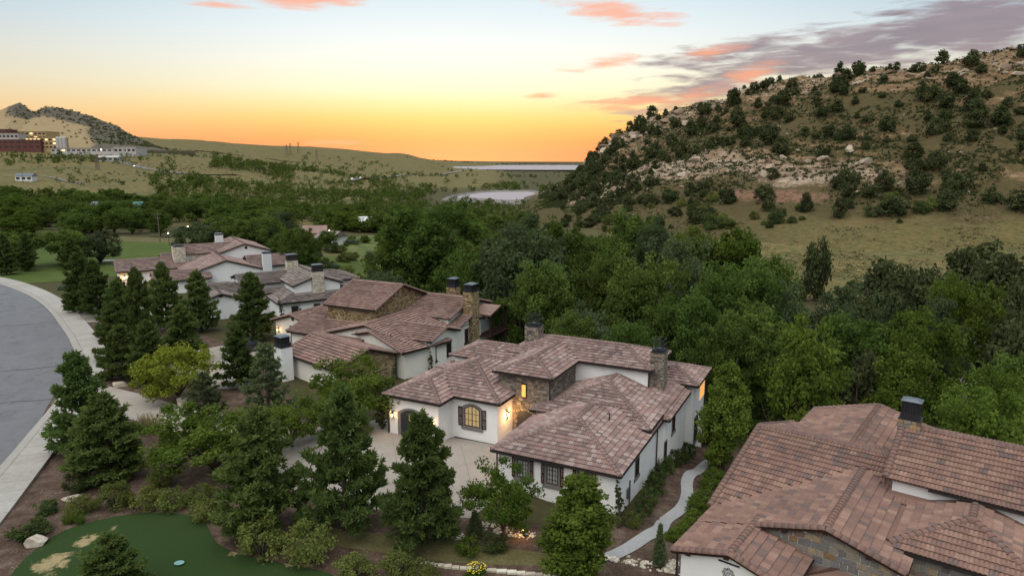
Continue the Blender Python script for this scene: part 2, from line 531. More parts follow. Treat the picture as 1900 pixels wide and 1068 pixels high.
def grid_faces(ny, nx):
    idx = np.arange(ny * nx).reshape(ny, nx)
    return np.stack([idx[:-1, :-1], idx[:-1, 1:], idx[1:, 1:], idx[1:, :-1]], -1).reshape(-1, 4)

m, t = new_mat('ground')
gp = t.add('NewGeometry').outputs['Position']
dry = t.add('Attribute', attribute_name='dry').outputs['Fac']
n1 = t.noise(gp, 0.02, 6, 0.62)
n2 = t.noise(gp, 0.25, 6, 0.65)
n3 = t.noise(gp, 2.2, 5, 0.65)
nearg = t.mix(n3, (.020, .026, .010), (.065, .075, .026))
nearg = t.mix(t.math('MULTIPLY', n2, 0.9), nearg, (.075, .055, .030))
dryg = t.mix(n3, (.115, .085, .034), (.225, .168, .072))
dryg = t.mix(t.ramp(n2, [(.42, (0, 0, 0)), (.6, (.9, .9, .9))]), dryg, (.068, .076, .026))
dryg = t.mix(t.ramp(n1, [(.5, (0, 0, 0)), (.66, (.6, .6, .6))]), dryg, (.065, .075, .027))
k = t.add('MapRange', {'Value': t.math('ADD', dry, t.math('MULTIPLY', t.math('SUBTRACT', n2, .5), .7)), 'From Min': .3, 'From Max': .7}).outputs[0]
finish(t, t.mix(k, nearg, dryg), 0.95, n3, 0.5, 0.1, spec=0.1)
ground = mesh_obj('ground', np.stack([GXX, GYY, GZ], -1).reshape(-1, 3), grid_faces(len(GY), len(GX)), 'ground', smooth=True, kind='structure')
_tan = GXX / np.maximum(GYY, 60)
dryv = np.clip(smoothstep(300, 420, GYY) * smoothstep(-.12, -.3, _tan) + smoothstep(850, 1200, GYY) * smoothstep(0.02, -.1, _tan) + smoothstep(150, 175, GYY) * smoothstep(.32, .45, _tan)
               + smoothstep(160, 200, GYY) * smoothstep(.05, .3, _tan) * .55 + .35 * smoothstep(150, 200, GYY), 0, 1)
at = ground.data.attributes.new('dry', 'FLOAT', 'POINT')
at.data.foreach_set('value', dryv.ravel().astype(np.float32))

# -------- the rocky hill on the far side of the gulch, lofted from its foot to its crest
HR = np.array([(420, 330, 97), (328.2, 380, 92.8), (293.7, 410, 89.2), (262.9, 440, 86.5), (217.5, 470, 83.8), (178.7, 500, 80.2), (141.8, 530, 69.8), (107.4, 560, 60.6), (85.8, 585, 44.6), (71, 610, 27.4), (54.8, 640, 11.7), (26.2, 670, -4), (-5, 700, -14)])
HF = np.array([(270, 190, 4), (217.6, 240, 3.5), (196.1, 255, 2.7), (168, 258, 1.5), (134.5, 268, 1.0), (110.9, 288, .8), (88, 308, .5), (67.8, 333, -.5), (55.2, 358, -1.8), (46.5, 383, -3), (36.3, 408, -4.5), (17.7, 440, -7), (-8, 470, -12)])
NS, NTT = 430, 200
def loft(S, T):
    """S in [0, 12] along the hill, T 0 at the foot, 1 at the crest, beyond 1 down the far side"""
    S = np.asarray(S, float)
    T = np.asarray(T, float)
    i = np.clip(S.astype(int), 0, len(HR) - 2)
    f = (S - i)[..., None]
    f = f * f * (3 - 2 * f) * .5 + f * .5
    r = HR[i] * (1 - f) + HR[i + 1] * f
    q = HF[i] * (1 - f) + HF[i + 1] * f
    tt = T[..., None]
    p = q * (1 - tt) + r * tt
    tc_ = np.clip(T, 0, 1)
    prof = 0.10 * tc_ + 0.90 * (tc_ ** 1.35)
    z = q[..., 2] + (r[..., 2] - q[..., 2]) * prof
    z = np.where(T > 1, r[..., 2] - (T - 1) * 75, z)
    kq = np.clip(-T / .17, 0, 1.4)
    z = np.where(T < 0, q[..., 2] * (1 - kq) + (gzv(p[..., 0], p[..., 1]) - .15) * kq - smoothstep(.17, .22, -T) * 2, z)
    env = smoothstep(0.04, 0.3, T) * smoothstep(0, 30, r[..., 2])
    rough = 5.5 * fbm(p[..., 0] / 26 + 3, p[..., 1] / 26, 5)
    u = z / 8.5 + 2.6 * fbm(p[..., 0] / 55 + 9, p[..., 1] / 55, 3)
    ledge = (np.floor(u) + smoothstep(.30, .62, u - np.floor(u)) - u) * 3.0
    lm = smoothstep(.02, .35, fbm(p[..., 0] / 38 + 31, p[..., 1] / 38 + 4, 3)) * .9 + .15
    crest = smoothstep(.74, .97, T) * smoothstep(1.25, 1.02, T)
    z = z + env * (rough + ledge * (lm + crest * .9) + crest * 2.2 * vnoise(p[..., 0] / 6, p[..., 1] / 6))
    out = p.copy()
    out[..., 2] = z
    return out
SS, TT = np.meshgrid(np.linspace(0, 11.999, NS), np.linspace(-.22, 1.5, NTT))
HV = loft(SS, TT)
hill = mesh_obj('hill', HV.reshape(-1, 3), grid_faces(NTT, NS)[:, ::-1], 'ground', smooth=True, kind='structure')
m, t = new_mat('hillside')
gp = t.add('NewGeometry')
nz = t.add('SeparateXYZ', {'Vector': gp.outputs['Normal']}).outputs[2]
rk = t.add('Attribute', attribute_name='rock').outputs['Fac']
rd = t.add('Attribute', attribute_name='red').outputs['Fac']
gp = gp.outputs['Position']
n1 = t.noise(gp, 0.06, 6, 0.65)
n2 = t.noise(gp, 0.45, 9, 0.75, .6)
n3 = t.noise(gp, 2.0, 7, 0.72)
grass = t.mix(n3, (.052, .042, .019), (.115, .088, .043))
grass = t.mix(t.ramp(n2, [(.5, (0, 0, 0)), (.65, (.85, .85, .85))]), grass, (.034, .042, .015))
fld = t.add('Attribute', attribute_name='field').outputs['Fac']
grass = t.mix(fld, grass, t.mix(t.ramp(n2, [(.42, (0, 0, 0)), (.6, (.9, .9, .9))]), t.mix(n3, (.12, .092, .036), (.23, .175, .075)), (.075, .080, .028)))
strat = t.add('Mapping', {'Vector': gp, 'Rotation': (R(6), R(-5), 0), 'Scale': (.05, .05, .9)}).outputs[0]
n4 = t.noise(strat, 1.0, 5, .65, .4)
rockc = t.ramp(n4, [(.25, (.08, .052, .03)), (.45, (.17, .112, .062)), (.58, (.235, .162, .092)), (.75, (.31, .245, .175))])
rockc = t.mix(.6, rockc, t.ramp(n2, [(.3, (.45, .42, .4)), (.7, (1.25, 1.2, 1.15))]), 'MULTIPLY')
white = t.mix(t.ramp(n4, [(.35, (0, 0, 0)), (.65, (1, 1, 1))]), (.20, .14, .088), (.40, .325, .25))
white = t.mix(.6, white, t.ramp(n2, [(.3, (.5, .47, .45)), (.7, (1.2, 1.17, 1.12))]), 'MULTIPLY')
redc = t.mix(n2, (.13, .072, .045), (.25, .145, .10))
steep = t.add('MapRange', {'Value': nz, 'From Min': .93, 'From Max': .70}).outputs[0]
rf = t.add('MapRange', {'Value': t.math('ADD', t.math('ADD', steep, rk), t.math('MULTIPLY', t.math('SUBTRACT', n2, .5), 2.0)), 'From Min': .75, 'From Max': 1.15}).outputs[0]
c = t.mix(rf, grass, rockc)
wf = t.add('MapRange', {'Value': t.math('ADD', rk, t.math('MULTIPLY', t.math('SUBTRACT', n2, .5), 2.6)), 'From Min': .62, 'From Max': 1.0}).outputs[0]
c = t.mix(wf, c, white)
c = t.mix(t.add('MapRange', {'Value': t.math('ADD', rd, t.math('MULTIPLY', t.math('SUBTRACT', n2, .5), 3.2)), 'From Min': .75, 'From Max': 1.25}).outputs[0], c, redc)
finish(t, c, 0.95, t.math('ADD', n2, t.math('MULTIPLY', n3, .4)), 0.9, 0.6, spec=0.05)
hill.data.materials[0] = MATS['hillside']
def bump2(S, T, s0, t0, rs, rt):
    return np.exp(-((S - s0) / rs) ** 2 - ((T - t0) / rt) ** 2)
rockv = (bump2(SS, TT, 6.3, .42, 1.6, .10) + bump2(SS, TT, 4.3, .30, 1.0, .08) + bump2(SS, TT, 8.2, .40, 1.3, .14) + .75 * bump2(SS, TT, 9.4, .3, 1.0, .12)
         + .55 * smoothstep(.78, .95, TT) + .42 * bump2(SS, TT, 7.8, .72, 2.2, .26) + .15)
redv = bump2(SS, TT, 5.6, .20, .9, .06) + bump2(SS, TT, 4.6, .17, .7, .05) + .9 * bump2(SS, TT, 9.8, .22, .6, .07) + .8 * bump2(SS, TT, 2.6, .06, 1.2, .035) + .7 * bump2(SS, TT, 3.9, .03, .5, .04)
fieldv = .8 * smoothstep(.12, -.02, TT + .10 * fbm(SS * 3, TT * 20, 4)) * smoothstep(6.5, 4.0, SS) + .6 * bump2(SS, TT, 1.2, .35, 1.0, .10)
for nm, a in (('rock', rockv), ('red', redv), ('field', fieldv)):
    at = hill.data.attributes.new(nm, 'FLOAT', 'POINT')
    at.data.foreach_set('value', np.clip(a, 0, 1.2).ravel().astype(np.float32))

# -------- the dark hill beyond the factory
LR = np.array([(-1500, 1350, 90), (-1141, 1350, 97), (-1046, 1350, 113), (-982, 1350, 123), (-942, 1350, 139), (-912, 1340, 119), (-880, 1330, 130), (-849, 1320, 124), (-818, 1310, 118), (-778, 1300, 111), (-753, 1290, 102), (-723, 1280, 93), (-695, 1270, 77), (-656, 1250, 62), (-628, 1230, 51), (-595, 1210, 40), (-560, 1180, 24)])
S2, T2 = np.meshgrid(np.linspace(0, len(LR) - 1.001, 300), np.linspace(-.1, 1.8, 110))
i_ = S2.astype(int)
f_ = (S2 - i_)[..., None]
rr_ = LR[i_] * (1 - f_) + LR[i_ + 1] * f_
ff_ = rr_.copy()
ff_[..., 0] *= .80
ff_[..., 1] = 985
ff_[..., 2] = 44 + 4 * np.clip((-600 - ff_[..., 0]) / 300, -2, 1)
tt_ = np.clip(T2, 0, None)[..., None]
pp_ = ff_ * (1 - tt_) + rr_ * tt_
tz = np.clip(T2, 0, 1)
pp_[..., 2] = ff_[..., 2] + (rr_[..., 2] - ff_[..., 2]) * (0.25 * tz + .75 * tz ** 1.7) - np.clip(T2 - 1, 0, 9) * 110 + np.where(T2 < 0, T2 * 60, 0)
pp_[..., 2] += smoothstep(.05, .3, T2) * (7 * fbm(pp_[..., 0] / 70, pp_[..., 1] / 70, 5))
hill2 = mesh_obj('hill', pp_.reshape(-1, 3), grid_faces(110, 300), 'ground', smooth=True, kind='structure')
m, t = new_mat('far_hill')
gp = t.add('NewGeometry').outputs['Position']
rk = t.add('Attribute', attribute_name='rock').outputs['Fac']
n1 = t.noise(gp, 0.02, 6, 0.65)
n2 = t.noise(gp, 0.12, 7, 0.7)
tan_ = t.mix(n2, (.20, .145, .075), (.33, .25, .14))
drk = t.mix(n2, (.045, .045, .032), (.145, .12, .09))
finish(t, t.mix(t.add('MapRange', {'Value': t.math('ADD', rk, t.math('MULTIPLY', t.math('SUBTRACT', n2, .5), 1.2)), 'From Min': .4, 'From Max': .65}).outputs[0], tan_, drk), .95, n2, .8, 2.0, spec=0.1)
hill2.data.materials[0] = MATS['far_hill']
rk2 = smoothstep(.70, .9, T2) * smoothstep(3.6, 4.2, S2) + smoothstep(9.0, 11.5, S2) * 1.2 + smoothstep(7, 10, S2) * smoothstep(.3, .6, T2) * .6 + bump2(S2, T2, 4.0, 1.0, .8, .25)
at = hill2.data.attributes.new('rock', 'FLOAT', 'POINT')
at.data.foreach_set('value', np.clip(rk2, 0, 1).ravel().astype(np.float32))


# -------- sheets laid on the ground
def clip_half(poly, nx, ny, c):
    out = []
    n = len(poly)
    for i in range(n):
        p = poly[i]
        q = poly[(i + 1) % n]
        dp = p[0] * nx + p[1] * ny - c
        dq = q[0] * nx + q[1] * ny - c
        if dp >= 0:
            out.append(p)
        if (dp >= 0) != (dq >= 0):
            t = dp / (dp - dq)
            out.append(tuple(a + (b - a) * t for a, b in zip(p, q)))
    return out

def smooth_loop(pts, n=4, closed=True):
    out = []
    m_ = len(pts)
    rng = range(m_) if closed else range(m_ - 1)
    for i in rng:
        if closed:
            p0, p1, p2, p3 = (pts[(i + k) % m_] for k in (-1, 0, 1, 2))
        else:
            p0, p1, p2, p3 = pts[max(i - 1, 0)], pts[i], pts[i + 1], pts[min(i + 2, m_ - 1)]
        for k in range(n):
            t = k / n
            out.append(tuple(0.5 * (2 * b + (c - a) * t + (2 * a - 5 * b + 4 * c - d) * t * t + (3 * b - a - 3 * c + d) * t ** 3) for a, b, c, d in zip(p0, p1, p2, p3)))
    if not closed:
        out.append(tuple(pts[-1]))
    return out

def sheet(name, poly, off, mat, parent=None, cell=2.0, kind='structure', zf=None):
    mb = MB()
    xs = [p[0] for p in poly]
    ys = [p[1] for p in poly]
    x0 = math.floor(min(xs) / cell) * cell
    while x0 < max(xs):
        colp = clip_half(clip_half(list(poly), 1, 0, x0), -1, 0, -(x0 + cell))
        if len(colp) > 2:
            y0 = math.floor(min(p[1] for p in colp) / cell) * cell
            ymax = max(p[1] for p in colp)
            while y0 < ymax:
                c = clip_half(clip_half(colp, 0, 1, y0), 0, -1, -(y0 + cell))
                if len(c) > 2:
                    mb.poly([(p[0], p[1], (zf or gz)(p[0], p[1]) + off) for p in c])
                y0 += cell
        x0 += cell
    o = mb.build(name, mat, parent)
    if kind and parent is None:
        o['kind'] = kind
    return o


# ------------------------------------------------------------------ houses
OV = 0.45
CAMP = Vector((0, 0, 26))
def tile_profile(seg):
    if seg == 6:
        return [(0, 0), (.17, .062), (.33, .062), (.5, 0), (.67, .062), (.83, .062), (1, 0)]
    return [(0, 0), (.25, .045), (.5, 0), (.75, .045), (1, 0)]

class Mod:
    """one roof body: ridge along local y, in its own frame inside the house"""
    def __init__(s, x0, x1, y0, y1, ze, sl, e0='h', e1='h', rp=None, rot=0.0, org=(0, 0), wall='stucco', zb=-7.0, ov=OV, walls=True):
        s.x0, s.x1, s.y0, s.y1, s.ze, s.sl, s.e0, s.e1 = x0, x1, y0, y1, ze, sl, e0, e1
        s.r = (x0 + x1) / 2 if rp is None else rp
        s.rot, s.org, s.wall, s.zb, s.ov, s.walls = rot, org, wall, zb, ov, walls
        s.zr = ze + sl * (s.r - x0)
        s.zer = s.zr - sl * (x1 - s.r)
        s.hf = (s.zr - ze) / sl if e0 == 'h' else 0
        s.hb = (s.zr - ze) / sl if e1 == 'h' else 0
        s.c, s.s = cos(rot), sin(rot)

    def out(s, p):
        return (s.org[0] + p[0] * s.c - p[1] * s.s, s.org[1] + p[0] * s.s + p[1] * s.c, p[2])

    def inn(s, x, y):
        x -= s.org[0]
        y -= s.org[1]
        return (x * s.c + y * s.s, -x * s.s + y * s.c)

    def zloc(s, x, y):
        z = min(s.ze + s.sl * (x - s.x0), s.zer + s.sl * (s.x1 - x))
        if s.e0 == 'h':
            z = min(z, s.ze + s.sl * (y - s.y0))
        if s.e1 == 'h':
            z = min(z, s.ze + s.sl * (s.y1 - y))
        return z

    def height(s, x, y):
        lx, ly = s.inn(x, y)
        if not (s.x0 <= lx <= s.x1 and s.y0 <= ly <= s.y1):
            return None
        return s.zloc(lx, ly)

    def inside_wall(s, x, y):
        lx, ly = s.inn(x, y)
        o = s.ov
        return s.x0 + o < lx < s.x1 - o and s.y0 + o < ly < s.y1 - o

    def faces(s):
        A, B = s.y0 + s.hf, s.y1 - s.hb
        ze, zr, zq = s.ze, s.zr, s.zer
        L = [[(s.x0, s.y1, ze), (s.x0, s.y0, ze), (s.r, A, zr), (s.r, B, zr)],
             [(s.x1, s.y0, zq), (s.x1, s.y1, zq), (s.r, B, zr), (s.r, A, zr)]]
        if s.e0 == 'h':
            L.append([(s.x0, s.y0, ze), (s.x1, s.y0, zq), (s.r, A, zr)])
        if s.e1 == 'h':
            L.append([(s.x1, s.y1, zq), (s.x0, s.y1, ze), (s.r, B, zr)])
        return [[s.out(p) for p in f] for f in L]

    def caps(s):
        """ridge, hips and rakes as 3D lines, low end first"""
        A, B = s.y0 + s.hf, s.y1 - s.hb
        out = [((s.r, A, s.zr), (s.r, B, s.zr), 'ridge')]
        for e, yy, ym in ((s.e0, s.y0, A), (s.e1, s.y1, B)):
            for xx, zz in ((s.x0, s.ze), (s.x1, s.zer)):
                if e == 'h':
                    out.append(((xx, yy, zz), (s.r, ym, s.zr), 'hip'))
                else:
                    out.append(((xx, yy, zz), (s.r, ym, s.zr), 'rake'))
        return [(s.out(a), s.out(b), k) for a, b, k in out]

    def eaves(s):
        E = [((s.x0, s.y1, s.ze), (s.x0, s.y0, s.ze)), ((s.x1, s.y0, s.zer), (s.x1, s.y1, s.zer))]
        if s.e0 == 'h':
            E.append(((s.x0, s.y0, s.ze), (s.x1, s.y0, s.ze)))
        if s.e1 == 'h':
            E.append(((s.x1, s.y1, s.ze), (s.x0, s.y1, s.ze)))
        return [(s.out(a), s.out(b)) for a, b in E]


def ModA(a0, a1, b0, b1, ze, sl, e0='h', e1='h', rp=None, **k):
    """ridge along a"""
    m_ = Mod(-b1, -b0, a0, a1, ze, sl, e0, e1, None if rp is None else -rp, rot=-pi / 2, **k)
    return m_


_capmesh = {}
def cap_mesh(mat, rad, ln, var):
    key = (mat, rad, ln, var)
    if key not in _capmesh:
        n = 6
        V = []
        for (y, rr, lift) in ((0, rad * 1.06, .03), (ln, rad * .92, 0.0)):
            for k in range(n + 1):
                a = pi * k / n
                V.append((rr * cos(a) , y, rr * .85 * sin(a) + lift - .0))
        V.append((0, 0, 0))
        F = [[k, k + 1, k + n + 2, k + n + 1] for k in range(n)] + [[k + 1, k, 2 * n + 2] for k in range(n)]
        o = mesh_obj('ridge_tile', V, F, mat, rnd=[var] * len(F), link=False)
        o.data.polygons.foreach_set('use_smooth', np.array([True] * n + [False] * n))
        _capmesh[key] = o.data
    return _capmesh[key]


class House:
    def __init__(s, name, label, ox, oy, azi, tilemat, tw=.34, tl=.36, seg=6, indiv=False, seed=1):
        s.root = tag(empty(name, (ox, oy, 0), -R(azi)), label, 'house')
        s.M = Matrix.Translation((ox, oy, 0)) @ Matrix.Rotation(-R(azi), 4, 'Z')
        s.tm, s.tw, s.tl, s.seg, s.indiv = tilemat, tw, tl, seg, indiv
        s.mods = []
        s.rng = random.Random(seed)

    def covered(s, x, y, z, me, tol=0.01):
        for m_ in s.mods:
            if m_ is me:
                continue
            h = m_.height(x, y)
            if h is not None and h > z + tol:
                return True
        return False

    def roofs(s):
        rng = s.rng
        prof = tile_profile(s.seg)
        tw, tl = s.tw, s.tl
        V, F, RN = [], [], []
        single = []
        deck = MB()
        npf = len(prof)
        k_t = 1.0 if s.indiv else 1.7
        tpl = [(u * tw, 0.0, h * k_t + .075 * k_t) for u, h in prof] + [(u * tw, tl * 1.06, h * .9 + .008) for u, h in prof] + [(u * tw, 0.004, h * k_t + .05 * k_t) for u, h in prof]
        tf = [(k, k + 1, npf + k + 1, npf + k) for k in range(npf - 1)] + [(2 * npf + k, 2 * npf + k + 1, k + 1, k) for k in range(npf - 1)]
        for m_ in s.mods:
            for f in m_.faces():
                P = [Vector(p) for p in f]
                u = (P[1] - P[0]).normalized()
                nrm = (P[1] - P[0]).cross(P[-1] - P[0]).normalized()
                if nrm.z < 0:
                    nrm = -nrm
                v = nrm.cross(u)
                uv = [((p - P[0]).dot(u), (p - P[0]).dot(v)) for p in P]
                deck.poly([p + nrm * .004 for p in P])
                deck.poly([p - nrm * .07 for p in P])
                n_ = len(uv)
                E = []
                for i in range(n_):
                    p, q = uv[i], uv[(i + 1) % n_]
                    ex, ey = q[0] - p[0], q[1] - p[1]
                    ll = math.hypot(ex, ey)
                    if ll > 1e-6:
                        nx, ny = -ey / ll, ex / ll
                        E.append((nx, ny, nx * p[0] + ny * p[1]))
                umin, umax = min(q[0] for q in uv), max(q[0] for q in uv)
                vmax = max(q[1] for q in uv)
                row = 0
                v0 = -.05
                while v0 < vmax:
                    c0 = umin + (rng.random() - 1) * .02 - (.5 * tw if row % 2 else 0)
                    streak = rng.random()
                    while c0 < umax:
                        cu, cv = c0 + tw / 2, v0 + tl / 2
                        dmin = min(a * cu + b * cv - c for a, b, c in E)
                        if dmin > -.32:
                            w_ = P[0] + u * cu + v * cv
                            if not s.covered(w_.x, w_.y, w_.z, m_):
                                rv = rng.random() if rng.random() < .8 else streak
                                corners = [(c0, v0), (c0 + tw, v0), (c0, v0 + tl * 1.06), (c0 + tw, v0 + tl * 1.06)]
                                full = all(a * q[0] + b * q[1] - c > -.06 for q in corners for a, b, c in E)
                                hj = rng.uniform(0, .006)
                                if full:
                                    if s.indiv:
                                        single.append((P[0] + u * c0 + v * v0 + nrm * hj, u, v, nrm, rv))
                                        c0 += tw
                                        continue
                                    b0 = len(V)
                                    for (pu, pv, ph) in tpl:
                                        q = P[0] + u * (c0 + pu) + v * (v0 + pv) + nrm * (ph + hj)
                                        V.append((q.x, q.y, q.z))
                                    for ff in tf:
                                        F.append([b0 + k for k in ff])
                                        RN.append(rv)
                                else:
                                    for ff in tf:
                                        pl = [(c0 + tpl[k][0], v0 + tpl[k][1], tpl[k][2] + hj) for k in ff]
                                        for a, b, c in E:
                                            pl = clip_half(pl, a, b, c - .05)
                                            if len(pl) < 3:
                                                break
                                        if len(pl) >= 3:
                                            b0 = len(V)
                                            for (pu, pv, ph) in pl:
                                                q = P[0] + u * pu + v * pv + nrm * ph
                                                V.append((q.x, q.y, q.z))
                                            F.append(list(range(b0, b0 + len(pl))))
                                            RN.append(rv)
                        c0 += tw
                    v0 += tl
                    row += 1
        roof = deck.build('roof', s.tm, s.root)
        s.roof = roof
        if s.indiv:
            NV = 10
            tmesh = []
            for k in range(NV):
                o = mesh_obj('roof_tile', tpl, tf, s.tm, rnd=[(k + .5) / NV] * len(tf), link=False)
                tmesh.append(o.data)
            def score(it):
                wp = s.M @ it[0]
                wn = s.M.to_3x3() @ it[3]
                d = CAMP - wp
                fwd = wp.y * cos(PITCH) - (wp.z - 26) * sin(PITCH)
                if fwd < 1:
                    return -1
                px = wp.x / fwd
                py = (wp.y * sin(PITCH) + (wp.z - 26) * cos(PITCH)) / fwd
                if abs(px) > .74 or abs(py) > .415:
                    return -1
                return wn.dot(d.normalized()) / d.length_squared
            single.sort(key=score, reverse=True)
            for (p, u, v, nrm, rv) in single[:300]:
                o = bpy.data.objects.new('roof_tile', tmesh[min(NV - 1, int(rv * NV))])
                COL.objects.link(o)
                o.parent = roof
                o.matrix_local = Matrix(((u.x, v.x, nrm.x, p.x), (u.y, v.y, nrm.y, p.y), (u.z, v.z, nrm.z, p.z), (0, 0, 0, 1)))
            for (p, u, v, nrm, rv) in single[300:]:
                b0 = len(V)
                for (pu, pv, ph) in tpl:
                    q = p + u * pu + v * pv + nrm * ph
                    V.append((q.x, q.y, q.z))
                for ff in tf:
                    F.append([b0 + k for k in ff])
                    RN.append(rv)
        mesh_obj('roof_tile', V, F, s.tm, roof, RN, kind='stuff')
        # ridge, hip and rake tiles
        caps = []
        for m_ in s.mods:
            for a, b, kd in m_.caps():
                gut = MB()
                a, b = Vector(a), Vector(b)
                L = (b - a).length
                d = (b - a).normalized()
                sd = d.cross(Vector((0, 0, 1))).normalized()
                up = sd.cross(d)
                n_ = max(1, int(L / .40))
                for i in range(n_):
                    p = a + d * (L * i / n_)
                    mid = p + d * .2
                    if not s.covered(mid.x, mid.y, mid.z, m_, .0 if kd == 'hip' else -.1 if kd == 'rake' else .03):
                        caps.append((p, sd, d, up, rng.random(), kd))
                        if kd == 'rake':
                            pass
                if kd == 'rake':
                    ins = (m_.out((m_.r, (m_.y0 + m_.y1) / 2, 0)))
                    mdir = Vector((ins[0] - (a.x + b.x) / 2, ins[1] - (a.y + b.y) / 2, 0))
                    mdir = (mdir - d * mdir.dot(d))
                    mdir.z = 0
                    mdir.normalize()
                    k_ = max(1, int(L / .5))
                    for i in range(k_):
                        p, q = a.lerp(b, i / k_), a.lerp(b, (i + 1) / k_)
                        mm = (p + q) / 2
                        if s.covered(mm.x, mm.y, mm.z, m_, -.22):
                            continue
                        for o1, o2 in ((.0, .05),):
                            pts = []
                            for oo in (o1, o2):
                                for zz in (-.26, -.02):
                                    pts += [p + mdir * oo + Vector((0, 0, zz)), q + mdir * oo + Vector((0, 0, zz))]
                            gut.mesh(pts, [(0, 1, 3, 2), (4, 6, 7, 5), (0, 2, 6, 4), (1, 5, 7, 3), (2, 3, 7, 6), (0, 4, 5, 1)])
                    if gut.v:
                        gut.build('rake_board', 'wood_dark', s.root)
            for a, b in m_.eaves():
                gut = MB()
                a, b = Vector(a), Vector(b)
                L = (b - a).length
                d = (b - a).normalized()
                inw = Vector((-d.y, d.x, 0))
                k_ = max(1, int(L / .6))
                for i in range(k_):
                    p, q = a.lerp(b, i / k_), a.lerp(b, (i + 1) / k_)
                    mm = (p + q) / 2
                    if s.covered(mm.x, mm.y, mm.z, m_, .0) or any(o_.inside_wall(mm.x, mm.y) and o_.zr > mm.z for o_ in s.mods if o_ is not m_):
                        continue
                    pts = []
                    for oo in (-.09, .05):
                        for zz in (-.19, -.045):
                            pts += [p + inw * oo + Vector((0, 0, zz)), q + inw * oo + Vector((0, 0, zz))]
                    gut.mesh(pts, [(0, 1, 3, 2), (4, 6, 7, 5), (0, 2, 6, 4), (1, 5, 7, 3), (2, 3, 7, 6), (0, 4, 5, 1)])
                if gut.v:
                    gut.build('gutter', 'gutter', s.root)
        rad = .22 if s.indiv else .27
        caps.sort(key=lambda c_: ((s.M @ c_[0]) - CAMP).length)
        joined = MB()
        for i, (p, sd, d, up, rv, kd) in enumerate(caps):
            mt = Matrix(((sd.x, d.x, up.x, p.x), (sd.y, d.y, up.y, p.y), (sd.z, d.z, up.z, p.z), (0, 0, 0, 1)))
            cm = cap_mesh(s.tm, rad, .43, .04 + .26 * (int(rv * 6) + .5) / 6)
            if s.indiv and i < 295:
                o = bpy.data.objects.new('ridge_tile', cm)
                COL.objects.link(o)
                o.parent = roof
                o.matrix_local = mt
            else:
                joined.mesh([mt @ v_.co for v_ in cm.vertices], [list(pp.vertices) for pp in cm.polygons], .04 + .26 * rv)
        if joined.v:
            joined.build('ridge_tile', s.tm, roof, smooth=False, kind='stuff')

    def wallset(s):
        mb = {}
        sof = MB()
        for i, m_ in enumerate(s.mods):
            if not m_.walls:
                continue
            o = m_.ov + .006 * i
            g0 = o if m_.e0 == 'h' else .38 + .006 * i
            g1 = o if m_.e1 == 'h' else .38 + .006 * i
            X0, X1, Y0, Y1 = m_.x0 + o, m_.x1 - o, m_.y0 + g0, m_.y1 - g1
            b = mb.setdefault(m_.wall, MB())
            ztl = m_.ze - .08 if True else 0
            ztr = m_.zer - .08
            zl = min(m_.ze + m_.sl * o - .10, m_.ze + 5)
            zr = min(m_.zer + m_.sl * o - .10, m_.zer + 5)
            zb = m_.zb
            b.poly([m_.out(p) for p in ((X0, Y1, zb), (X0, Y0, zb), (X0, Y0, zl), (X0, Y1, zl))])
            b.poly([m_.out(p) for p in ((X1, Y0, zb), (X1, Y1, zb), (X1, Y1, zr), (X1, Y0, zr))])
            for e, yy, fl in ((m_.e0, Y0, 1), (m_.e1, Y1, -1)):
                if e == 'g':
                    pts = [(X0, yy, zb), (X1, yy, zb), (X1, yy, zr), (m_.r, yy, m_.zr - .10), (X0, yy, zl)]
                else:
                    pts = [(X0, yy, zb), (X1, yy, zb), (X1, yy, zr), (X0, yy, zl)]
                b.poly([m_.out(p) for p in (pts if fl > 0 else pts[::-1])])
            zs = min(m_.ze, m_.zer) - .11
            if abs(m_.ze - m_.zer) < .01:
                sof.poly([m_.out(p) for p in ((m_.x0 + .03, m_.y0 + .03, zs), (m_.x1 - .03, m_.y0 + .03, zs), (m_.x1 - .03, m_.y1 - .03, zs), (m_.x0 + .03, m_.y1 - .03, zs))] if m_.e0 == 'h' and m_.e1 == 'h' else [m_.out(p) for p in ((X0, Y0, zs), (X1, Y0, zs), (X1, Y1, zs), (X0, Y1, zs))])
        s.wall = None
        for mt, b in mb.items():
            o = b.build('wall', mt, s.root)
            if s.wall is None:
                s.wall = o
        sof.build('soffit', 'wood_dark', s.root)

    # local frame for something fixed on a wall: pos = (a, b, z), facing angle 0 = front (-b), 90 = right (+a)
    def face(s, a, b, z, ang, rot=0.0):
        return Matrix.Translation((a, b, z)) @ Matrix.Rotation(R(ang) + rot, 4, 'Z')

    def put(s, mb, M, name, mat, parent=None, kind=None):
        mb.v = [tuple(M @ Vector(p)) for p in mb.v]
        return mb.build(name, mat, parent or s.root, kind=kind)

    def window(s, a, b, z, ang, wd, ht, arch=0.0, trim=0.14, shutters=True, glow=False, cols=2, rows=3, frame='wood_dark', rot=0.0, trimmat='trim_grey', sill=True, pane=None):
        M = s.face(a, b, z, ang, rot)
        hw, hh = wd / 2, ht / 2
        def outline(ex, top):
            pts = [(-hw - ex, -hh - ex), (hw + ex, -hh - ex), (hw + ex, hh + ex - 0)]
            if arch > 0:
                n = 8
                for k in range(1, n):
                    x = (hw + ex) * (1 - 2 * k / n)
                    pts.append((x, hh + ex + arch * (1 - (x / (hw + ex)) ** 2)))
            pts.append((-hw - ex, hh + ex))
            return pts
        fr = MB()
        ou, inn = outline(0.0, 1), outline(-.07, 1)
        n = len(ou)
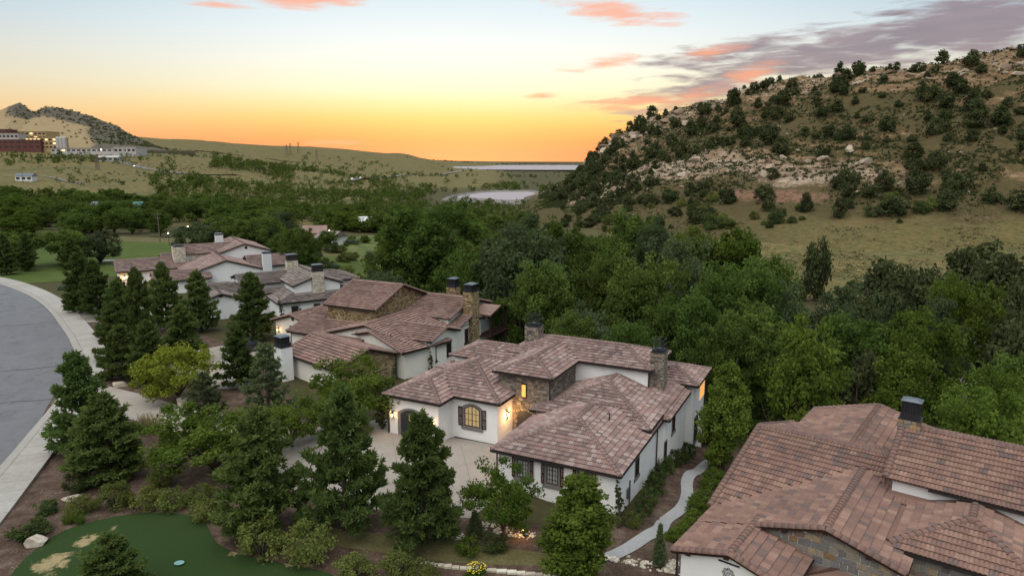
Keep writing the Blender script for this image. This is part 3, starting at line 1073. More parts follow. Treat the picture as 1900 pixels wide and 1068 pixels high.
        for i in range(n):
            j = (i + 1) % n
            fr.poly([(ou[i][0], -.06, ou[i][1]), (ou[j][0], -.06, ou[j][1]), (inn[j][0], -.06, inn[j][1]), (inn[i][0], -.06, inn[i][1])])
            fr.poly([(inn[i][0], -.06, inn[i][1]), (inn[j][0], -.06, inn[j][1]), (inn[j][0], -.0, inn[j][1]), (inn[i][0], -.0, inn[i][1])])
            fr.poly([(ou[i][0], .02, ou[i][1]), (ou[j][0], .02, ou[j][1]), (ou[j][0], -.06, ou[j][1]), (ou[i][0], -.06, ou[i][1])])
        for c_ in range(1, cols * 2):
            x = -hw + wd * c_ / (cols * 2)
            t_ = .035 if c_ % 2 == 0 else .014
            if cols == 1 and c_ != 1:
                continue
            fr.box(x - t_, x + t_, -.055, -.02, -hh + .05, hh + arch * (1 - (x / hw) ** 2) - .05)
        for r_ in range(1, rows):
            zz = -hh + (ht + arch * .4) * r_ / rows
            fr.box(-hw + .05, hw - .05, -.05, -.022, zz - .014, zz + .014)
        w_ = s.put(fr, M, 'window', frame)
        gl = MB()
        gl.poly([(x, -.015, zz) for x, zz in outline(-.05, 1)])
        s.put(gl, M, 'pane', pane or ('window_warm' if glow else 'glass_dark'), w_)
        if trim > 0:
            tr = MB()
            o2, o1 = outline(trim, 1), outline(0.0, 1)
            for i in range(n):
                j = (i + 1) % n
                if i == 0 or True:
                    tr.poly([(o2[i][0], -.045, o2[i][1]), (o2[j][0], -.045, o2[j][1]), (o1[j][0], -.045, o1[j][1]), (o1[i][0], -.045, o1[i][1])])
                    tr.poly([(o2[i][0], .02, o2[i][1]), (o2[j][0], .02, o2[j][1]), (o2[j][0], -.045, o2[j][1]), (o2[i][0], -.045, o2[i][1])])
            if sill:
                tr.box(-hw - trim - .16, hw + trim + .16, -.09, .02, -hh - trim - .2, -hh - .02)
            s.put(tr, M, 'trim', trimmat, w_)
        if shutters:
            for sg in (-1, 1):
                sh = MB()
                x0 = sg * (hw + trim + .02)
                x1 = sg * (hw + trim + .02 + wd * .28)
                xa, xb = min(x0, x1), max(x0, x1)
                for k in range(2):
                    sh.box(xa if k == 0 else xb - .07, xa + .07 if k == 0 else xb, -.11, -.05, -hh - .05, hh + .1)
                for zz in (-hh - .05, -.04, hh + .02):
                    sh.box(xa + .07, xb - .07, -.105, -.055, zz, zz + .08)
                kk = max(4, int(ht / .12))
                for q in range(kk):
                    zz = -hh + .03 + (ht + .02) * q / kk
                    sh.box(xa + .07, xb - .07, -.09, -.06, zz, zz + .06)
                s.put(sh, M, 'shutter', 'wood_red')
        return w_

    def lantern(s, a, b, z, ang, lit=True, energy=14, rot=0.0):
        M = s.face(a, b, z, ang, rot)
        f = MB()
        f.box(-.06, .06, -.03, .0, -.1, .45)
        f.box(-.02, .02, -.22, -.03, .36, .40)
        for x in (-.11, .09):
            for y in (-.31, -.13):
                f.box(x, x + .02, y, y + .02, -.12, .24)
        f.box(-.12, .12, -.32, -.1, -.15, -.12)
        f.mesh([(-.15, -.35, .24), (.15, -.35, .24), (.15, -.07, .24), (-.15, -.07, .24), (0, -.21, .38)], [(0, 1, 4), (1, 2, 4), (2, 3, 4), (3, 0, 4), (3, 2, 1, 0)])
        L = s.put(f, M, 'lantern', 'metal_dark')
        g = MB()
        g.tube([(0, -.21, -.12), (0, -.21, .0), (0, -.21, .14)], [.05, .075, .05], 8)
        s.put(g, M, 'lamp_bulb', 'lamp_glow' if lit else 'white_paint', L)
        if lit:
            ld = bpy.data.lights.new('lantern_light', 'POINT')
            ld.energy = energy
            ld.color = (1, .52, .17)
            ld.shadow_soft_size = .1
            lo = bpy.data.objects.new('lantern_light', ld)
            COL.objects.link(lo)
            lo.parent = L
            lo.location = M @ Vector((0, -.42, .05))

    def downspout(s, a, b, z1, z0):
        d = MB()
        d.box(a - .05, a + .05, b - .05, b + .05, z0, z1)
        d.build('downspout', 'gutter', s.root)

    def stones(s, M, wd, z0, z1, mat, sw=(.3, .6), sh=(.18, .32), indiv=False, keep=None, depth=.06, name='stone', parent=None):
        """coursed rubble on a wall plane: local x along the wall, -y outwards, z up"""
        rng = s.rng
        jb = MB()
        z = z0
        ro = s.M
        while z < z1 - .04:
            h = min(rng.uniform(*sh), z1 - z)
            x = -wd / 2
            while x < wd / 2 - .02:
                w_ = rng.uniform(*sw)
                if wd / 2 - x - w_ < sw[0] * .4:
                    w_ = wd / 2 - x
                w_ = min(w_, wd / 2 - x)
                if keep is None or keep(x + w_ / 2, z + h / 2):
                    dp = depth * rng.uniform(.5, 1.1)
                    g = .012
                    xa, xb, za, zb_ = x + g, x + w_ - g, z + g, z + h - g
                    c_ = min(.03, h * .2)
                    j = lambda: rng.uniform(-.014, .014)
                    pts = [(xa, 0.02, za), (xb, 0.02, za), (xb, 0.02, zb_), (xa, 0.02, zb_), (xa + j(), -dp * .6, za + j()), (xb + j(), -dp * .6, za + j()), (xb + j(), -dp * .6, zb_ + j()), (xa + j(), -dp * .6, zb_ + j()),
                           (xa + c_, -dp, za + c_), (xb - c_, -dp, za + c_), (xb - c_, -dp, zb_ - c_), (xa + c_, -dp, zb_ - c_)]
                    fc = [(0, 1, 5, 4), (1, 2, 6, 5), (2, 3, 7, 6), (3, 0, 4, 7), (4, 5, 9, 8), (5, 6, 10, 9), (6, 7, 11, 10), (7, 4, 8, 11), (8, 9, 10, 11)]
                    rv = rng.random()
                    pts = [tuple(M @ Vector(p)) for p in pts]
                    if indiv:
                        mesh_obj(name, pts, fc, mat, parent or s.wall, rnd=[rv] * len(fc))
                    else:
                        jb.mesh(pts, fc, rv)
                x += w_
            z += h
        if jb.v:
            jb.build(name, mat, parent or s.wall or s.root, kind='stuff')

    def chimney(s, a, b, wa, wb, z0, z1, mat, cap='cage', sw=(.28, .5), sh=(.16, .28), rot=0.0, top=.9, lit=False, indiv=False):
        c_ = MB()
        M0 = Matrix.Translation((a, b, 0)) @ Matrix.Rotation(rot, 4, 'Z')
        c_.box(-wa / 2, wa / 2, -wb / 2, wb / 2, z0, z1, .3, M0)
        stone = mat.startswith('stone')
        ch = c_.build('chimney', mat, s.root)
        if stone:
            for ang, wd, off in ((0, wa, wb / 2), (90, wb, wa / 2), (180, wa, wb / 2), (270, wb, wa / 2)):
                M = M0 @ Matrix.Rotation(R(ang), 4, 'Z') @ Matrix.Translation((0, -off, 0))
                s.stones(M, wd + .06, z0, z1, mat, sw, sh, parent=ch, indiv=indiv)
        k = MB()
        k.box(-wa / 2 - .06, wa / 2 + .06, -wb / 2 - .06, wb / 2 + .06, z1, z1 + .08, .5, M0)
        if cap == 'cage':
            x, y = wa / 2 * .82, wb / 2 * .82
            k.box(-x * .96, x * .96, -y * .96, y * .96, z1 + .082, z1 + .22, .5, M0)
            for px, py in ((-x, -y), (x, -y), (x, y), (-x, y), (0, -y), (0, y)):
                k.box(px - .03, px + .03, py - .03, py + .03, z1 + .08, z1 + top, .5, M0)
            for zz in (z1 + top - .06, z1 + .25, z1 + top * .55):
                k.box(-x, x, -y - .02, -y + .02, zz, zz + .05, .5, M0)
                k.box(-x, x, y - .02, y + .02, zz, zz + .05, .5, M0)
                k.box(-x - .02, -x + .02, -y, y, zz, zz + .05, .5, M0)
                k.box(x - .02, x + .02, -y, y, zz, zz + .05, .5, M0)
            k.box(-x * .5, x * .5, -y * .5, y * .5, z1 + .2, z1 + .34, .5, M0)
        else:
            k.box(-wa / 2 * .92, wa / 2 * .92, -wb / 2 * .92, wb / 2 * .92, z1 + .082, z1 + top * .35, .5, M0)
            x, y = wa / 2 * .86, wb / 2 * .86
            nb = 6
            for q in range(nb + 1):
                for sg in (-1, 1):
                    px = -x + 2 * x * q / nb
                    k.box(px - .025, px + .025, sg * y - .02, sg * y + .02, z1 + top * .3, z1 + top, .5, M0)
                    py = -y + 2 * y * q / nb
                    k.box(sg * x - .02, sg * x + .02, py - .025, py + .025, z1 + top * .3, z1 + top, .5, M0)
            k.box(-x * .9, x * .9, -y * .9, y * .9, z1 + top * .35, z1 + top * .95, .5, M0)
        k.build('chimney_cap', 'metal_dark', ch)
        if cap != 'cage':
            r_ = MB()
            x, y = wa / 2 * 1.02, wb / 2 * 1.02
            p = [M0 @ Vector(q) for q in ((-x, -y, z1 + top), (x, -y, z1 + top), (x, y, z1 + top), (-x, y, z1 + top), (-x * .5, -y * .5, z1 + top + .14), (x * .5, -y * .5, z1 + top + .14), (x * .5, y * .5, z1 + top + .14), (-x * .5, y * .5, z1 + top + .14))]
            r_.mesh(p, [(0, 1, 5, 4), (1, 2, 6, 5), (2, 3, 7, 6), (3, 0, 4, 7), (4, 5, 6, 7), (3, 2, 1, 0)])
            r_.build('chimney_hood', 'metal_roof', ch)
        return ch


# ================= house 1: white stucco with stone tower
h1 = House('stucco_house', 'white stucco house with mauve grey tile roof and stone entry tower by the motor court', -1.74, 52.57, 26.5, 'tile_house1', indiv=True, seed=11, tw=.38, tl=.47)
h1.mods = [
    Mod(-14.22, -7.7, 4.4, 14, 4.0, .333),                       # 0 garage bay
    Mod(-14.15, -2.8, 6.9, 20, 4.0, .333, zb=-6),                # 1 window bay
    Mod(-5.2, 1.1, 10.1, 20, 6.0, .333, e1='g', wall='stone_grey'),   # 2 tower
    ModA(-7.0, 8.7, 16.9, 24.4, 6.0, .333),                      # 3 upper storey
    ModA(-13.2, -3.5, 15.0, 21.4, 5.3, .333),                    # 4 left upper
    Mod(0, 11.0, 0, 14.5, 2.86, .333),                           # 5 garage wing
    Mod(-.5, 10.9, 8.6, 23, 3.3, .333),                          # 6
    Mod(1.5, 11.6, 12.6, 27, 2.95, .333),                        # 7
    Mod(6.2, 12.3, 21.6, 28.4, 3.55, .333),                      # 8 rear balcony body
]
h1.roofs()
h1.wallset()
# stone on the tower: front, right, left
Mf = h1.face(-2.05, 10.1 + .45 + .012, 0, 0)
h1.stones(Mf, 5.4, -.5, 6.05, 'stone_grey', keep=lambda x, z: not (abs(x - .05) < .38 and 3.55 < z < 5.1) and not (abs(x - .15) < .95 and z < 2.0 + .55 * (1 - ((x - .15) / .95) ** 2)))
h1.stones(h1.face(1.1 - .45 - .012, 13.7, 0, 90), 6.3, 2.5, 6.05, 'stone_grey')
h1.stones(h1.face(-5.2 + .45 + .012, 12.5, 0, -90), 4.0, 2.5, 6.05, 'stone_grey')
# slit window of the tower
h1.window(-2.0, 10.50, 4.35, 0, .55, 1.4, trim=0.0, shutters=False, cols=1, rows=3, glow=False)
sl_ = MB(); sl_.box(-.2, .2, -.09, -.082, -.6, .6)
h1.put(sl_, h1.face(-2.0, 10.50, 4.35, 0), 'pane', 'window_orange')
# entry arch
ea = MB()
n = 10
pts = [(-.9, 0)] + [(.9, 0)] + [(.9 * cos(pi * k / n), 2.0 + .55 * sin(pi * k / n)) for k in range(n + 1)]
ea.poly([(x, -.02, z - .2) for x, z in pts])
h1.put(ea, h1.face(-1.9, 10.53, 0, 0), 'door', 'door_dark')
vr = MB()
for k in range(11):
    a0, a1 = pi * k / 11, pi * (k + 1) / 11 - .02
    vr.mesh([((.92 + d_) * cos(a), y_, 1.8 + (.57 + d_) * sin(a)) for y_ in (-.12, .02) for d_ in (0, .24) for a in (a0, a1)], [(0, 1, 3, 2), (0, 4, 5, 1), (2, 3, 7, 6), (0, 2, 6, 4), (1, 5, 7, 3)], h1.rng.random())
h1.put(vr, h1.face(-1.9, 10.53, 0, 0), 'door_arch', 'stone_grey')
# arched garage door
gd = MB()
pts = [(-1.25, -.4), (1.25, -.4), (1.25, 2.2)] + [(1.25 * (1 - 2 * k / 10), 2.2 + .5 * (1 - (1 - 2 * k / 10) ** 2)) for k in range(1, 10)] + [(-1.25, 2.2)]
gd.poly([(x, -.03, z) for x, z in pts])
for x in (-.84, -.42, 0, .42, .84):
    gd.box(x - .015, x + .015, -.05, -.03, -.4, 2.45)
gd.box(-1.25, 1.25, -.055, -.03, .9, 1.02)
G0 = h1.face(-11.2, 4.4 + OV, 0, 0)
gdo = h1.put(gd, G0, 'garage_door', 'door_dark')
gp_ = MB()
for x in (-.15, .15):
    for z in (1.75, 2.05):
        gp_.box(x - .12, x + .12, -.062, -.05, z - .12, z + .12)
h1.put(gp_, G0, 'pane', 'window_warm', gdo)
gt = MB()
ou = [(-1.6, -.4), (-1.6, 2.3)] + [(1.6 * (-1 + 2 * k / 10), 2.3 + .58 * (1 - (-1 + 2 * k / 10) ** 2)) for k in range(1, 10)] + [(1.6, 2.3), (1.6, -.4)]
inn = [(-1.25, -.4), (-1.25, 2.2)] + [(1.25 * (-1 + 2 * k / 10), 2.2 + .5 * (1 - (-1 + 2 * k / 10) ** 2)) for k in range(1, 10)] + [(1.25, 2.2), (1.25, -.4)]
for i in range(len(ou) - 1):
    gt.poly([(ou[i][0], -.05, ou[i][1]), (ou[i + 1][0], -.05, ou[i + 1][1]), (inn[i + 1][0], -.05, inn[i + 1][1]), (inn[i][0], -.05, inn[i][1])])
    gt.poly([(ou[i][0], .02, ou[i][1]), (ou[i + 1][0], .02, ou[i + 1][1]), (ou[i + 1][0], -.05, ou[i + 1][1]), (ou[i][0], -.05, ou[i][1])])
    gt.poly([(inn[i][0], -.05, inn[i][1]), (inn[i + 1][0], -.05, inn[i + 1][1]), (inn[i + 1][0], -.03, inn[i + 1][1]), (inn[i][0], -.03, inn[i][1])])
h1.put(gt, G0, 'door_trim', 'trim_grey')
h1.window(-5.95, 6.9 + OV + .004, 2.0, 0, 1.65, 1.75, arch=.32, trim=.2, glow=True, cols=2, rows=3)
h1.lantern(-13.35, 4.4 + OV, 1.9, 0, energy=30)
h1.lantern(-9.0, 4.4 + OV, 1.9, 0, energy=30)
h1.lantern(-3.25 + .0, 9.3, 2.1, 90, energy=190)
h1.lantern(0.45, 1.2, 1.5, -90, energy=22)
for a_ in (2.7, 5.3, 8.0):
    h1.window(a_, OV + .028, 1.55, 0, 1.0, 1.55, trim=.16, cols=2, rows=4, pane='pane_reflect_curtain')
AR = 11.0 - OV - .03
h1.window(AR, 6.2, .9, 90, 1.0, 1.5, trim=.12, shutters=False, cols=1, rows=2, trimmat='trim_grey')
h1.window(11.6 - OV - .042, 16.5, 1.3, 90, 1.1, 1.7, trim=.12, shutters=False, cols=1, rows=2)
h1.window(11.6 - OV - .042, 13.6, -.6, 90, .9, 2.2, trim=.08, shutters=False, cols=1, rows=3)
h1.window(12.3 - OV - .048, 24.0, -1.9, 90, 1.7, 2.8, trim=.1, shutters=False, cols=1, rows=2)
# the lit rear balcony
bl = MB(); bl.box(-1.35, 1.35, -.05, -.01, -1.3, .8)
h1.put(bl, h1.face(12.3 - OV - .048, 26.2, 2.2, 90), 'balcony_glow', 'window_orange')
bf = MB()
for x in (-1.4, 1.34):
    bf.box(x, x + .06, -.1, 0, -1.35, .85)
bf.box(-1.4, 1.4, -.1, 0, .8, .88); bf.box(-1.4, 1.4, -.1, 0, -1.38, -1.3)
h1.put(bf, h1.face(12.3 - OV - .048, 26.2, 2.2, 90), 'balcony_frame', 'stucco')
for (a_, b_, z1, z0) in ((.38, .38, 2.7, -.6), (10.66, 12.2, 2.7, -3.5), (11.95, 27.9, 3.4, -7), (-13.86, 4.75, 3.85, -.5), (.72, 10.45, 5.8, 2.4), (8.33, 17.3, 5.8, 3.2)):
    h1.downspout(a_, b_, z1, z0)
# utility boxes on the side wall
ub = MB(); ub.box(-.25, .25, -.16, 0, -.4, .4); ub.tube([(.45, -.08, -1.2), (.45, -.08, .9)], .06, 6)
h1.put(ub, h1.face(AR, 3.6, -.2, 90), 'meter_box', 'metal_roof')
# base trim line along the bays
bt = MB(); bt.box(-13.7, -8.2, 4.79, 4.86, -.8, -.28); bt.box(-8.0, -3.3, 7.30, 7.37, -.8, -.22)
bt.build('base_trim', 'gutter', h1.root)
h1.chimney(-5.6, 20.6, 1.6, 1.3, 5.0, 8.2, 'stone_grey', 'cage', top=1.3)
h1.chimney(8.95, 18.6, 1.3, 1.5, 2.5, 7.6, 'stone_grey', 'cage', top=1.3)
vp = MB(); vp.tube([(7.6, 7.5, 4.0), (7.6, 7.5, 4.75)], .06, 8); vp.build('vent_pipe', 'metal_dark', h1.root)

# ================= house 2: terracotta with brown stone
h2 = House('stone_gable_house', 'cream house with terracotta roof, brown stone gables and two capped chimneys', -12.83, 82.67, 26.5, 'tile_house2', seg=4, tw=.5, tl=.52, seed=22)
S26 = .26
rw = R(-15.5)
h2.mods = [
    Mod(-15.4, 0.0, 1.0, 19, 3.0, S26, 'g', 'g', wall='stucco_cream'),                 # main ridge along b
    ModA(-9, 1.6, 2.4, 9.8, 3.45, .30, 'g', 'g', wall='stucco_cream'),                 # right gable
    ModA(-18, -1.3, 11.5, 24.5, 4.25, .29, 'g', 'g', wall='stucco_cream'),             # rear upper ridge
    ModA(-18.2, -9.2, 5.0, 18.4, 6.0, .37, 'g', 'g', wall='stone_brown'),              # stone upper block
    Mod(-27.4, -19.7, 3.9, 18, 3.0, .31, 'g', 'g', wall='stucco_cream'),               # left gable
    ModA(-21, -8, .5, 10, 2.8, .26, 'g', 'g', wall='stucco_cream'),                    # link
    ModA(-6, .35, 10.7, 19, 3.1, .26, 'g', 'g', wall='stucco_cream'),
    ModA(-22, -14, 6, 20, 3.9, .26, 'g', 'g', wall='stucco_cream'),
]
def wing(u0, u1, n0, n1, ze, sl, along, **k):
    """wing turned away from the main block; origin at the front corner of its gable"""
    org = (-3.2, -9.9)
    if along == 'u':
        m_ = Mod(-n1, -n0, u0, u1, ze, sl, rot=rw - pi / 2, org=org, **k)
    else:
        m_ = Mod(u0, u1, n0, n1, ze, sl, rot=rw, org=org, **k)
    return m_
h2.mods += [wing(-11.6, 0, -.3, 9.3, 2.5, .34, 'u', e0='g', e1='g', wall='stucco_cream'), wing(-12.5, 1.0, 8.9, 17, 2.8, .24, 'n', e0='g', e1='g', wall='stucco_cream')]
h2.roofs()
h2.wallset()
SW, SH = (.22, .5), (.12, .22)
wm = h2.mods[-2]
# stone gable of the wing (faces +u)
c0 = wm.out((-4.5, -.38, 0))
Mg = Matrix.Translation((c0[0], c0[1], 0)) @ Matrix.Rotation(rw + pi / 2, 4, 'Z') @ Matrix.Translation((0, .03, 0))
h2.stones(Mg, 8.7, -1.2, 4.2, 'stone_brown', SW, SH, keep=lambda x, z: z < 2.5 + .34 * (4.8 - abs(x)) - .15 and not (abs(x + 1.2) < .6 and -.2 < z < 1.7))
um = h2.mods[3]
h2.stones(h2.face(-13.7, 5.0 + OV + .015, 0, 0), 8.2, 3.2, 6.05, 'stone_brown', SW, SH)
h2.stones(h2.face(-9.2 - .38 - .012, 11.7, 0, 90), 12.4, 3.2, 8.4, 'stone_brown', SW, SH, keep=lambda x, z: z < 6 + .37 * (6.7 - abs(x)) - .12)
h2.window(*[c0[0] + cos(rw) * .0 + sin(rw) * 1.2, c0[1] - cos(rw) * 1.2, .7], 90, 1.0, 1.9, trim=.0, shutters=True, cols=1, rows=3, rot=rw)
WR = -OV - .0
h2.window(WR, 1.75, 1.6, 90, .9, 1.3, trim=.08, shutters=False, cols=1, rows=1, trimmat='wood_red')
h2.window(1.6 - .395, 4.6, 1.5, 90, .9, 1.9, trim=.09, shutters=False, cols=1, rows=1, trimmat='wood_red', frame='wood_red')
h2.window(1.6 - .395, 6.9, 1.5, 90, 1.9, 1.9, trim=.09, shutters=False, cols=2, rows=1, trimmat='wood_red', frame='wood_red')
h2.window(.35 - .42, 14.2, 1.4, 90, .9, 1.9, trim=.09, shutters=False, cols=1, rows=1, trimmat='wood_red', frame='wood_red')
lv = MB(); lv.box(-.25, .25, -.05, 0, -.35, .35); h2.put(lv, h2.face(-23.5, 3.9 + .38 + .02, 3.6, 0), 'gable_vent', 'wood_red')
gdr = MB(); gdr.box(-1.4, 1.4, -.06, 0, -2.6, .3); gdr.box(-1.55, 1.55, -.12, 0, .3, .45); h2.put(gdr, h2.face(-22.6, 3.9 + .38 + .02, 2.0, 0), 'garage_door', 'wood_red')
h2.lantern(-26.4, 4.25, 1.6, 0, energy=30)
for (a_, b_, z1, z0) in ((-.32, 1.45, 2.85, -2), (-.9, -1.7, 2.6, -2), (.1, 10.9, 2.9, -5)):
    h2.downspout(a_, b_, z1, z0)
# tapered white chimney with a dark hood on the wing's eave
h2.chimney(-12.6, -8.6, 1.7, 1.5, -.5, 3.9, 'stucco', 'hood', rot=rw, top=1.3)
h2.chimney(-.2, 15.9, 1.5, 1.9, -6, 7.6, 'stone_brown', 'hood', SW, SH, top=1.1)
h2.chimney(-5.6, 19.8, 1.5, 1.5, 4, 7.2, 'stone_brown', 'hood', SW, SH, top=1.3)
# covered rear deck
dk = MB()
dk.box(-.4, 1.7, 18.0, 24, .4, .6)
for b_ in (18.6, 23.6):
    dk.box(1.3, 1.6, b_ - .15, b_ + .15, -6, 4.2)
dk.box(1.4, 1.5, 18.6, 23.6, 1.4, 1.5)
for k in range(18):
    dk.box(1.43, 1.47, 18.7 + k * .28, 18.74 + k * .28, .6, 1.4)
dk.build('deck', 'wood_dark', h2.root)
dm = ModA(-6, 2.0, 17.6, 24.4, 3.9, .26, 'g', 'g')
db = MB()
for f in dm.faces():
    db.poly([Vector(p) + Vector((0, 0, .02)) for p in f]); db.poly([Vector(p) - Vector((0, 0, .15)) for p in f])
db.build('deck_roof', 'tile_house2', h2.root)

# ================= house 3: greyish roof, pale stone chimney
h3 = House('grey_roof_house', 'white house with grey brown tile roof and pale stone chimney between two terracotta roofs', -39.52, 113.13, -32, 'tile_house3', seg=4, tw=.6, tl=.58, seed=33)
h3.mods = [
    Mod(3.0, 12.0, 2.2, 18, 4.75, .35, 'g', 'g'),
    ModA(-.3, 17, -.8, 13, 2.5, .27, 'h', 'h'),
    ModA(6, 16.2, 5.0, 13.2, 4.6, .33, 'g', 'h'),
    Mod(-11.2, -4.8, 6, 19, 2.9, .33, 'g', 'g'),
    ModA(-4, 9, 9.4, 19.5, 4.4, .24, 'g', 'g'),
    ModA(-9, 3, 7.5, 19, 2.95, .25, 'g', 'g'),
    ModA(-12, -5, 12, 19, 3.3, .25, 'g', 'g'),
]
h3.roofs()
h3.wallset()
h3.chimney(7.5, 2.3, 2.0, 1.0, 1, 7.0, 'stone_pale', 'hood', (.3, .6), (.2, .32), top=1.2)
h3.chimney(6.2, 14.6, 2.0, 1.4, 4, 7.6, 'stone_pale', 'hood', (.3, .6), (.2, .32), top=1.1)
for a_ in (2.6, 6.4, 10.2):
    h3.window(a_, -.8 + OV + .006, 1.0, 0, 1.1, 1.5, trim=.06, shutters=False, cols=1, rows=2)
lv = MB(); lv.box(-.3, .3, -.06, 0, -.12, .12); h3.put(lv, h3.face(-8, 6.38, 3.4, 0), 'gable_vent', 'wood_dark')

# ================= house 4: the farthest of the row
h4 = House('far_gable_house', 'white gabled house with pinkish tile roofs, lit porch and stone tower beyond the pines', -83.74, 143.48, -32, 'tile_house4', seg=4, tw=.64, tl=.62, seed=44)
h4.mods = [
    ModA(-.4, 13, -1.2, 10.2, 3.0, .32, 'g', 'g'),
    Mod(11.3, 27.6, -13.2, 3, 3.0, .32, 'g', 'g'),
    Mod(20.0, 31.0, -1.6, 15, 5.8, .32, 'g', 'g'),
    ModA(13, 25, 2, 10.5, 5.5, .38, 'g', 'g'),
    ModA(25, 33.6, -11, 1.5, 3.4, .27, 'g', 'g'),
    ModA(5.5, 16, -15.6, -7, 2.5, .33, 'g', 'g'),
    ModA(9, 14, 4, 14, 3.6, .3, 'g', 'g'),
]
h4.roofs()
h4.wallset()
h4.stones(h4.face(12.2, 1.2, 0, 0), 2.2, 2.5, 7.0, 'stone_pale', (.3, .6), (.2, .32))
h4.chimney(12.2, 3.0, 2.4, 3.4, 1, 7.4, 'stone_pale', 'cage', (.3, .6), (.2, .32), top=.2)
h4.stones(h4.face(18.5, 2 + OV + .02, 0, 0), 9, 3.6, 5.6, 'stone_pale', (.3, .6), (.2, .32))
h4.chimney(21.6, 8.0, 1.7, 1.4, 5, 9.0, 'white_paint', 'flat', top=.3)
h4.chimney(27.6, -13.5, 1.7, 1.5, 2, 6.6, 'white_paint', 'flat', top=.3)
dr = MB(); dr.box(-.9, .9, -.06, 0, 0, 2.3); h4.put(dr, h4.face(2.6, -1.2 + OV, 0, 0), 'door', 'door_dark')
h4.lantern(1.0, -1.2 + OV, 1.7, 0, energy=90)
h4.lantern(7.6, -1.2 + OV, 1.7, 0, energy=110)
lv = MB(); lv.box(-.3, .3, -.06, 0, -.3, .3); h4.put(lv, h4.face(25.8, -1.6 + .36, 6.6, 0), 'gable_vent', 'wood_dark')

# ================= house 5: the near terracotta roof
h5 = House('terracotta_house', 'house under broad terracotta tile roofs with a slate stone gable and iron scrollwork ornament', 9.64, 37.73, 38, 'tile_house5', indiv=True, seed=55, tw=.46, tl=.53)
h5.mods = [
    Mod(0, 11.8, 4.0, 14.35, 3.0, .29, 'g', 'g', rp=7.6, wall='stucco'),            # 0 slate gable
    Mod(.02, 7.0, 0.0, 5.5, 2.99, .29, 'g', 'g', rp=3.5),                          # 1 white gable in front
    ModA(-.25, 12, 6.5, 25.7, 3.0, .286, 'g', 'g'),                                # 2 ridge along a
    Mod(.6, 11.2, 17.3, 29.2, 3.45, .29, 'g', 'g', rp=5.9),                          # 3 rear
    ModA(9.2, 24, 12.2, 23.8, 5.7, .31, 'g', 'g'),                                 # 4 upper right
    Mod(10.25, 18.1, 5.95, 15, 4.3, .31, 'h', 'g'),                                  # 5 hip on the right
]
h5.roofs()
h5.wallset()
# slate stones in the gable
h5.stones(h5.face(5.9, 4.0 + .38 - .004, 0, 0), 10.9, 1.6, 5.1, 'stone_slate', (.35, .75), (.28, .5), indiv=True,
          keep=lambda x, z: z < min(3.0 + .29 * (x + 5.9), 5.204 - .29 * (x - 1.7)) - .2 and (x > -2.2))
h5.stones(h5.face(14.17, 5.95 + OV + .03 - .012, 0, 0), 6.8, 1.6, 4.2, 'stone_slate', (.35, .75), (.28, .5), indiv=True)
h5.chimney(9.6, 18.2, 1.3, 1.1, 5.5, 8.05, 'stone_slate', 'hood', (.3, .55), (.22, .34), top=1.35)
# corbels under the rakes
for a_, zc, b_ in ((1.0, 3.0, .06), (3.3, 3.62, .06), (5.3, 4.2, 4.06), (7.6, 4.9, 4.06), (9.9, 4.2, 4.06)):
    cb = MB(); cb.box(-.14, .14, -.02, .34, -.1, .1)
    h5.put(cb, h5.face(a_, b_, zc, 0), 'corbel', 'wood_dark')
# small lower roof under the slate gable
pr = Mod(6.2, 11.4, 2.6, 4.6, 2.2, .30, 'h', 'g')
pb = MB()
for f in pr.faces():
    pb.poly([Vector(p) for p in f])
pb.build('porch_roof', 'tile_house5', h5.root)
# wrought-iron ornament on the white gable
orn = MB()
rr_o = [(0, 0, .13)] + [(.27 * cos(2 * pi * k / 8), .27 * sin(2 * pi * k / 8), .11) for k in range(8)]
for (cx, cz, r_) in rr_o:
    pts = [(cx + r_ * (1 - .035 * k) * cos(k * .5), -.05, cz + r_ * (1 - .035 * k) * sin(k * .5)) for k in range(20)]
    orn.tube(pts, .014, 4, cap=False)
orn.box(-.62, .62, -.07, -.01, .62, .70)
h5.put(orn, h5.face(3.4, .38 - .004, 2.55, 0), 'scrollwork', 'metal_dark')
h5.window(3.4, .38 + .002, .6, 0, 1.2, 1.6, trim=.0, shutters=False, cols=1, rows=3)
h5.downspout(.30, .25, 2.8, -1)


# ------------------------------------------------------------------ roads, walks, beds
m, t = new_mat('asphalt')
gp = t.add('NewGeometry').outputs['Position']
n1 = t.noise(gp, .12, 5, .6); n2 = t.noise(gp, 14, 4, .7)
c = t.mix(n1, (.115, .115, .120), (.155, .155, .160))
n5 = t.noise(gp, .5, 6, .7, 1.0)
c = t.mix(.55, c, t.ramp(n5, [(.32, (.62, .62, .62)), (.5, (1, 1, 1)), (.7, (1.15, 1.15, 1.13))]), 'MULTIPLY')
c = t.mix(.4, c, t.ramp(n2, [(.35, (.6, .6, .6)), (.65, (1.25, 1.25, 1.25))]), 'MULTIPLY')
finish(t, c, .85, n2, .2, .01)
def m_ground(name, cols, s1, s2, bstr=.6, bd=.05):
    m, t = new_mat(name)
    gp = t.add('NewGeometry').outputs['Position']
    a = t.noise(gp, s1, 6, .65); b = t.noise(gp, s2, 5, .7)
    c = t.ramp(t.math('ADD', t.math('MULTIPLY', a, .55), t.math('MULTIPLY', b, .45)), cols)
    finish(t, c, .95, b, bstr, bd, spec=.1)
m_ground('mulch', [(.3, (.030, .020, .015)), (.48, (.075, .050, .036)), (.56, (.115, .080, .060)), (.7, (.22, .165, .13))], .8, 7.0)
m_ground('concrete', [(.3, (.25, .22, .185)), (.5, (.30, .265, .225)), (.7, (.35, .31, .27))], .3, 3.0, .1, .01)
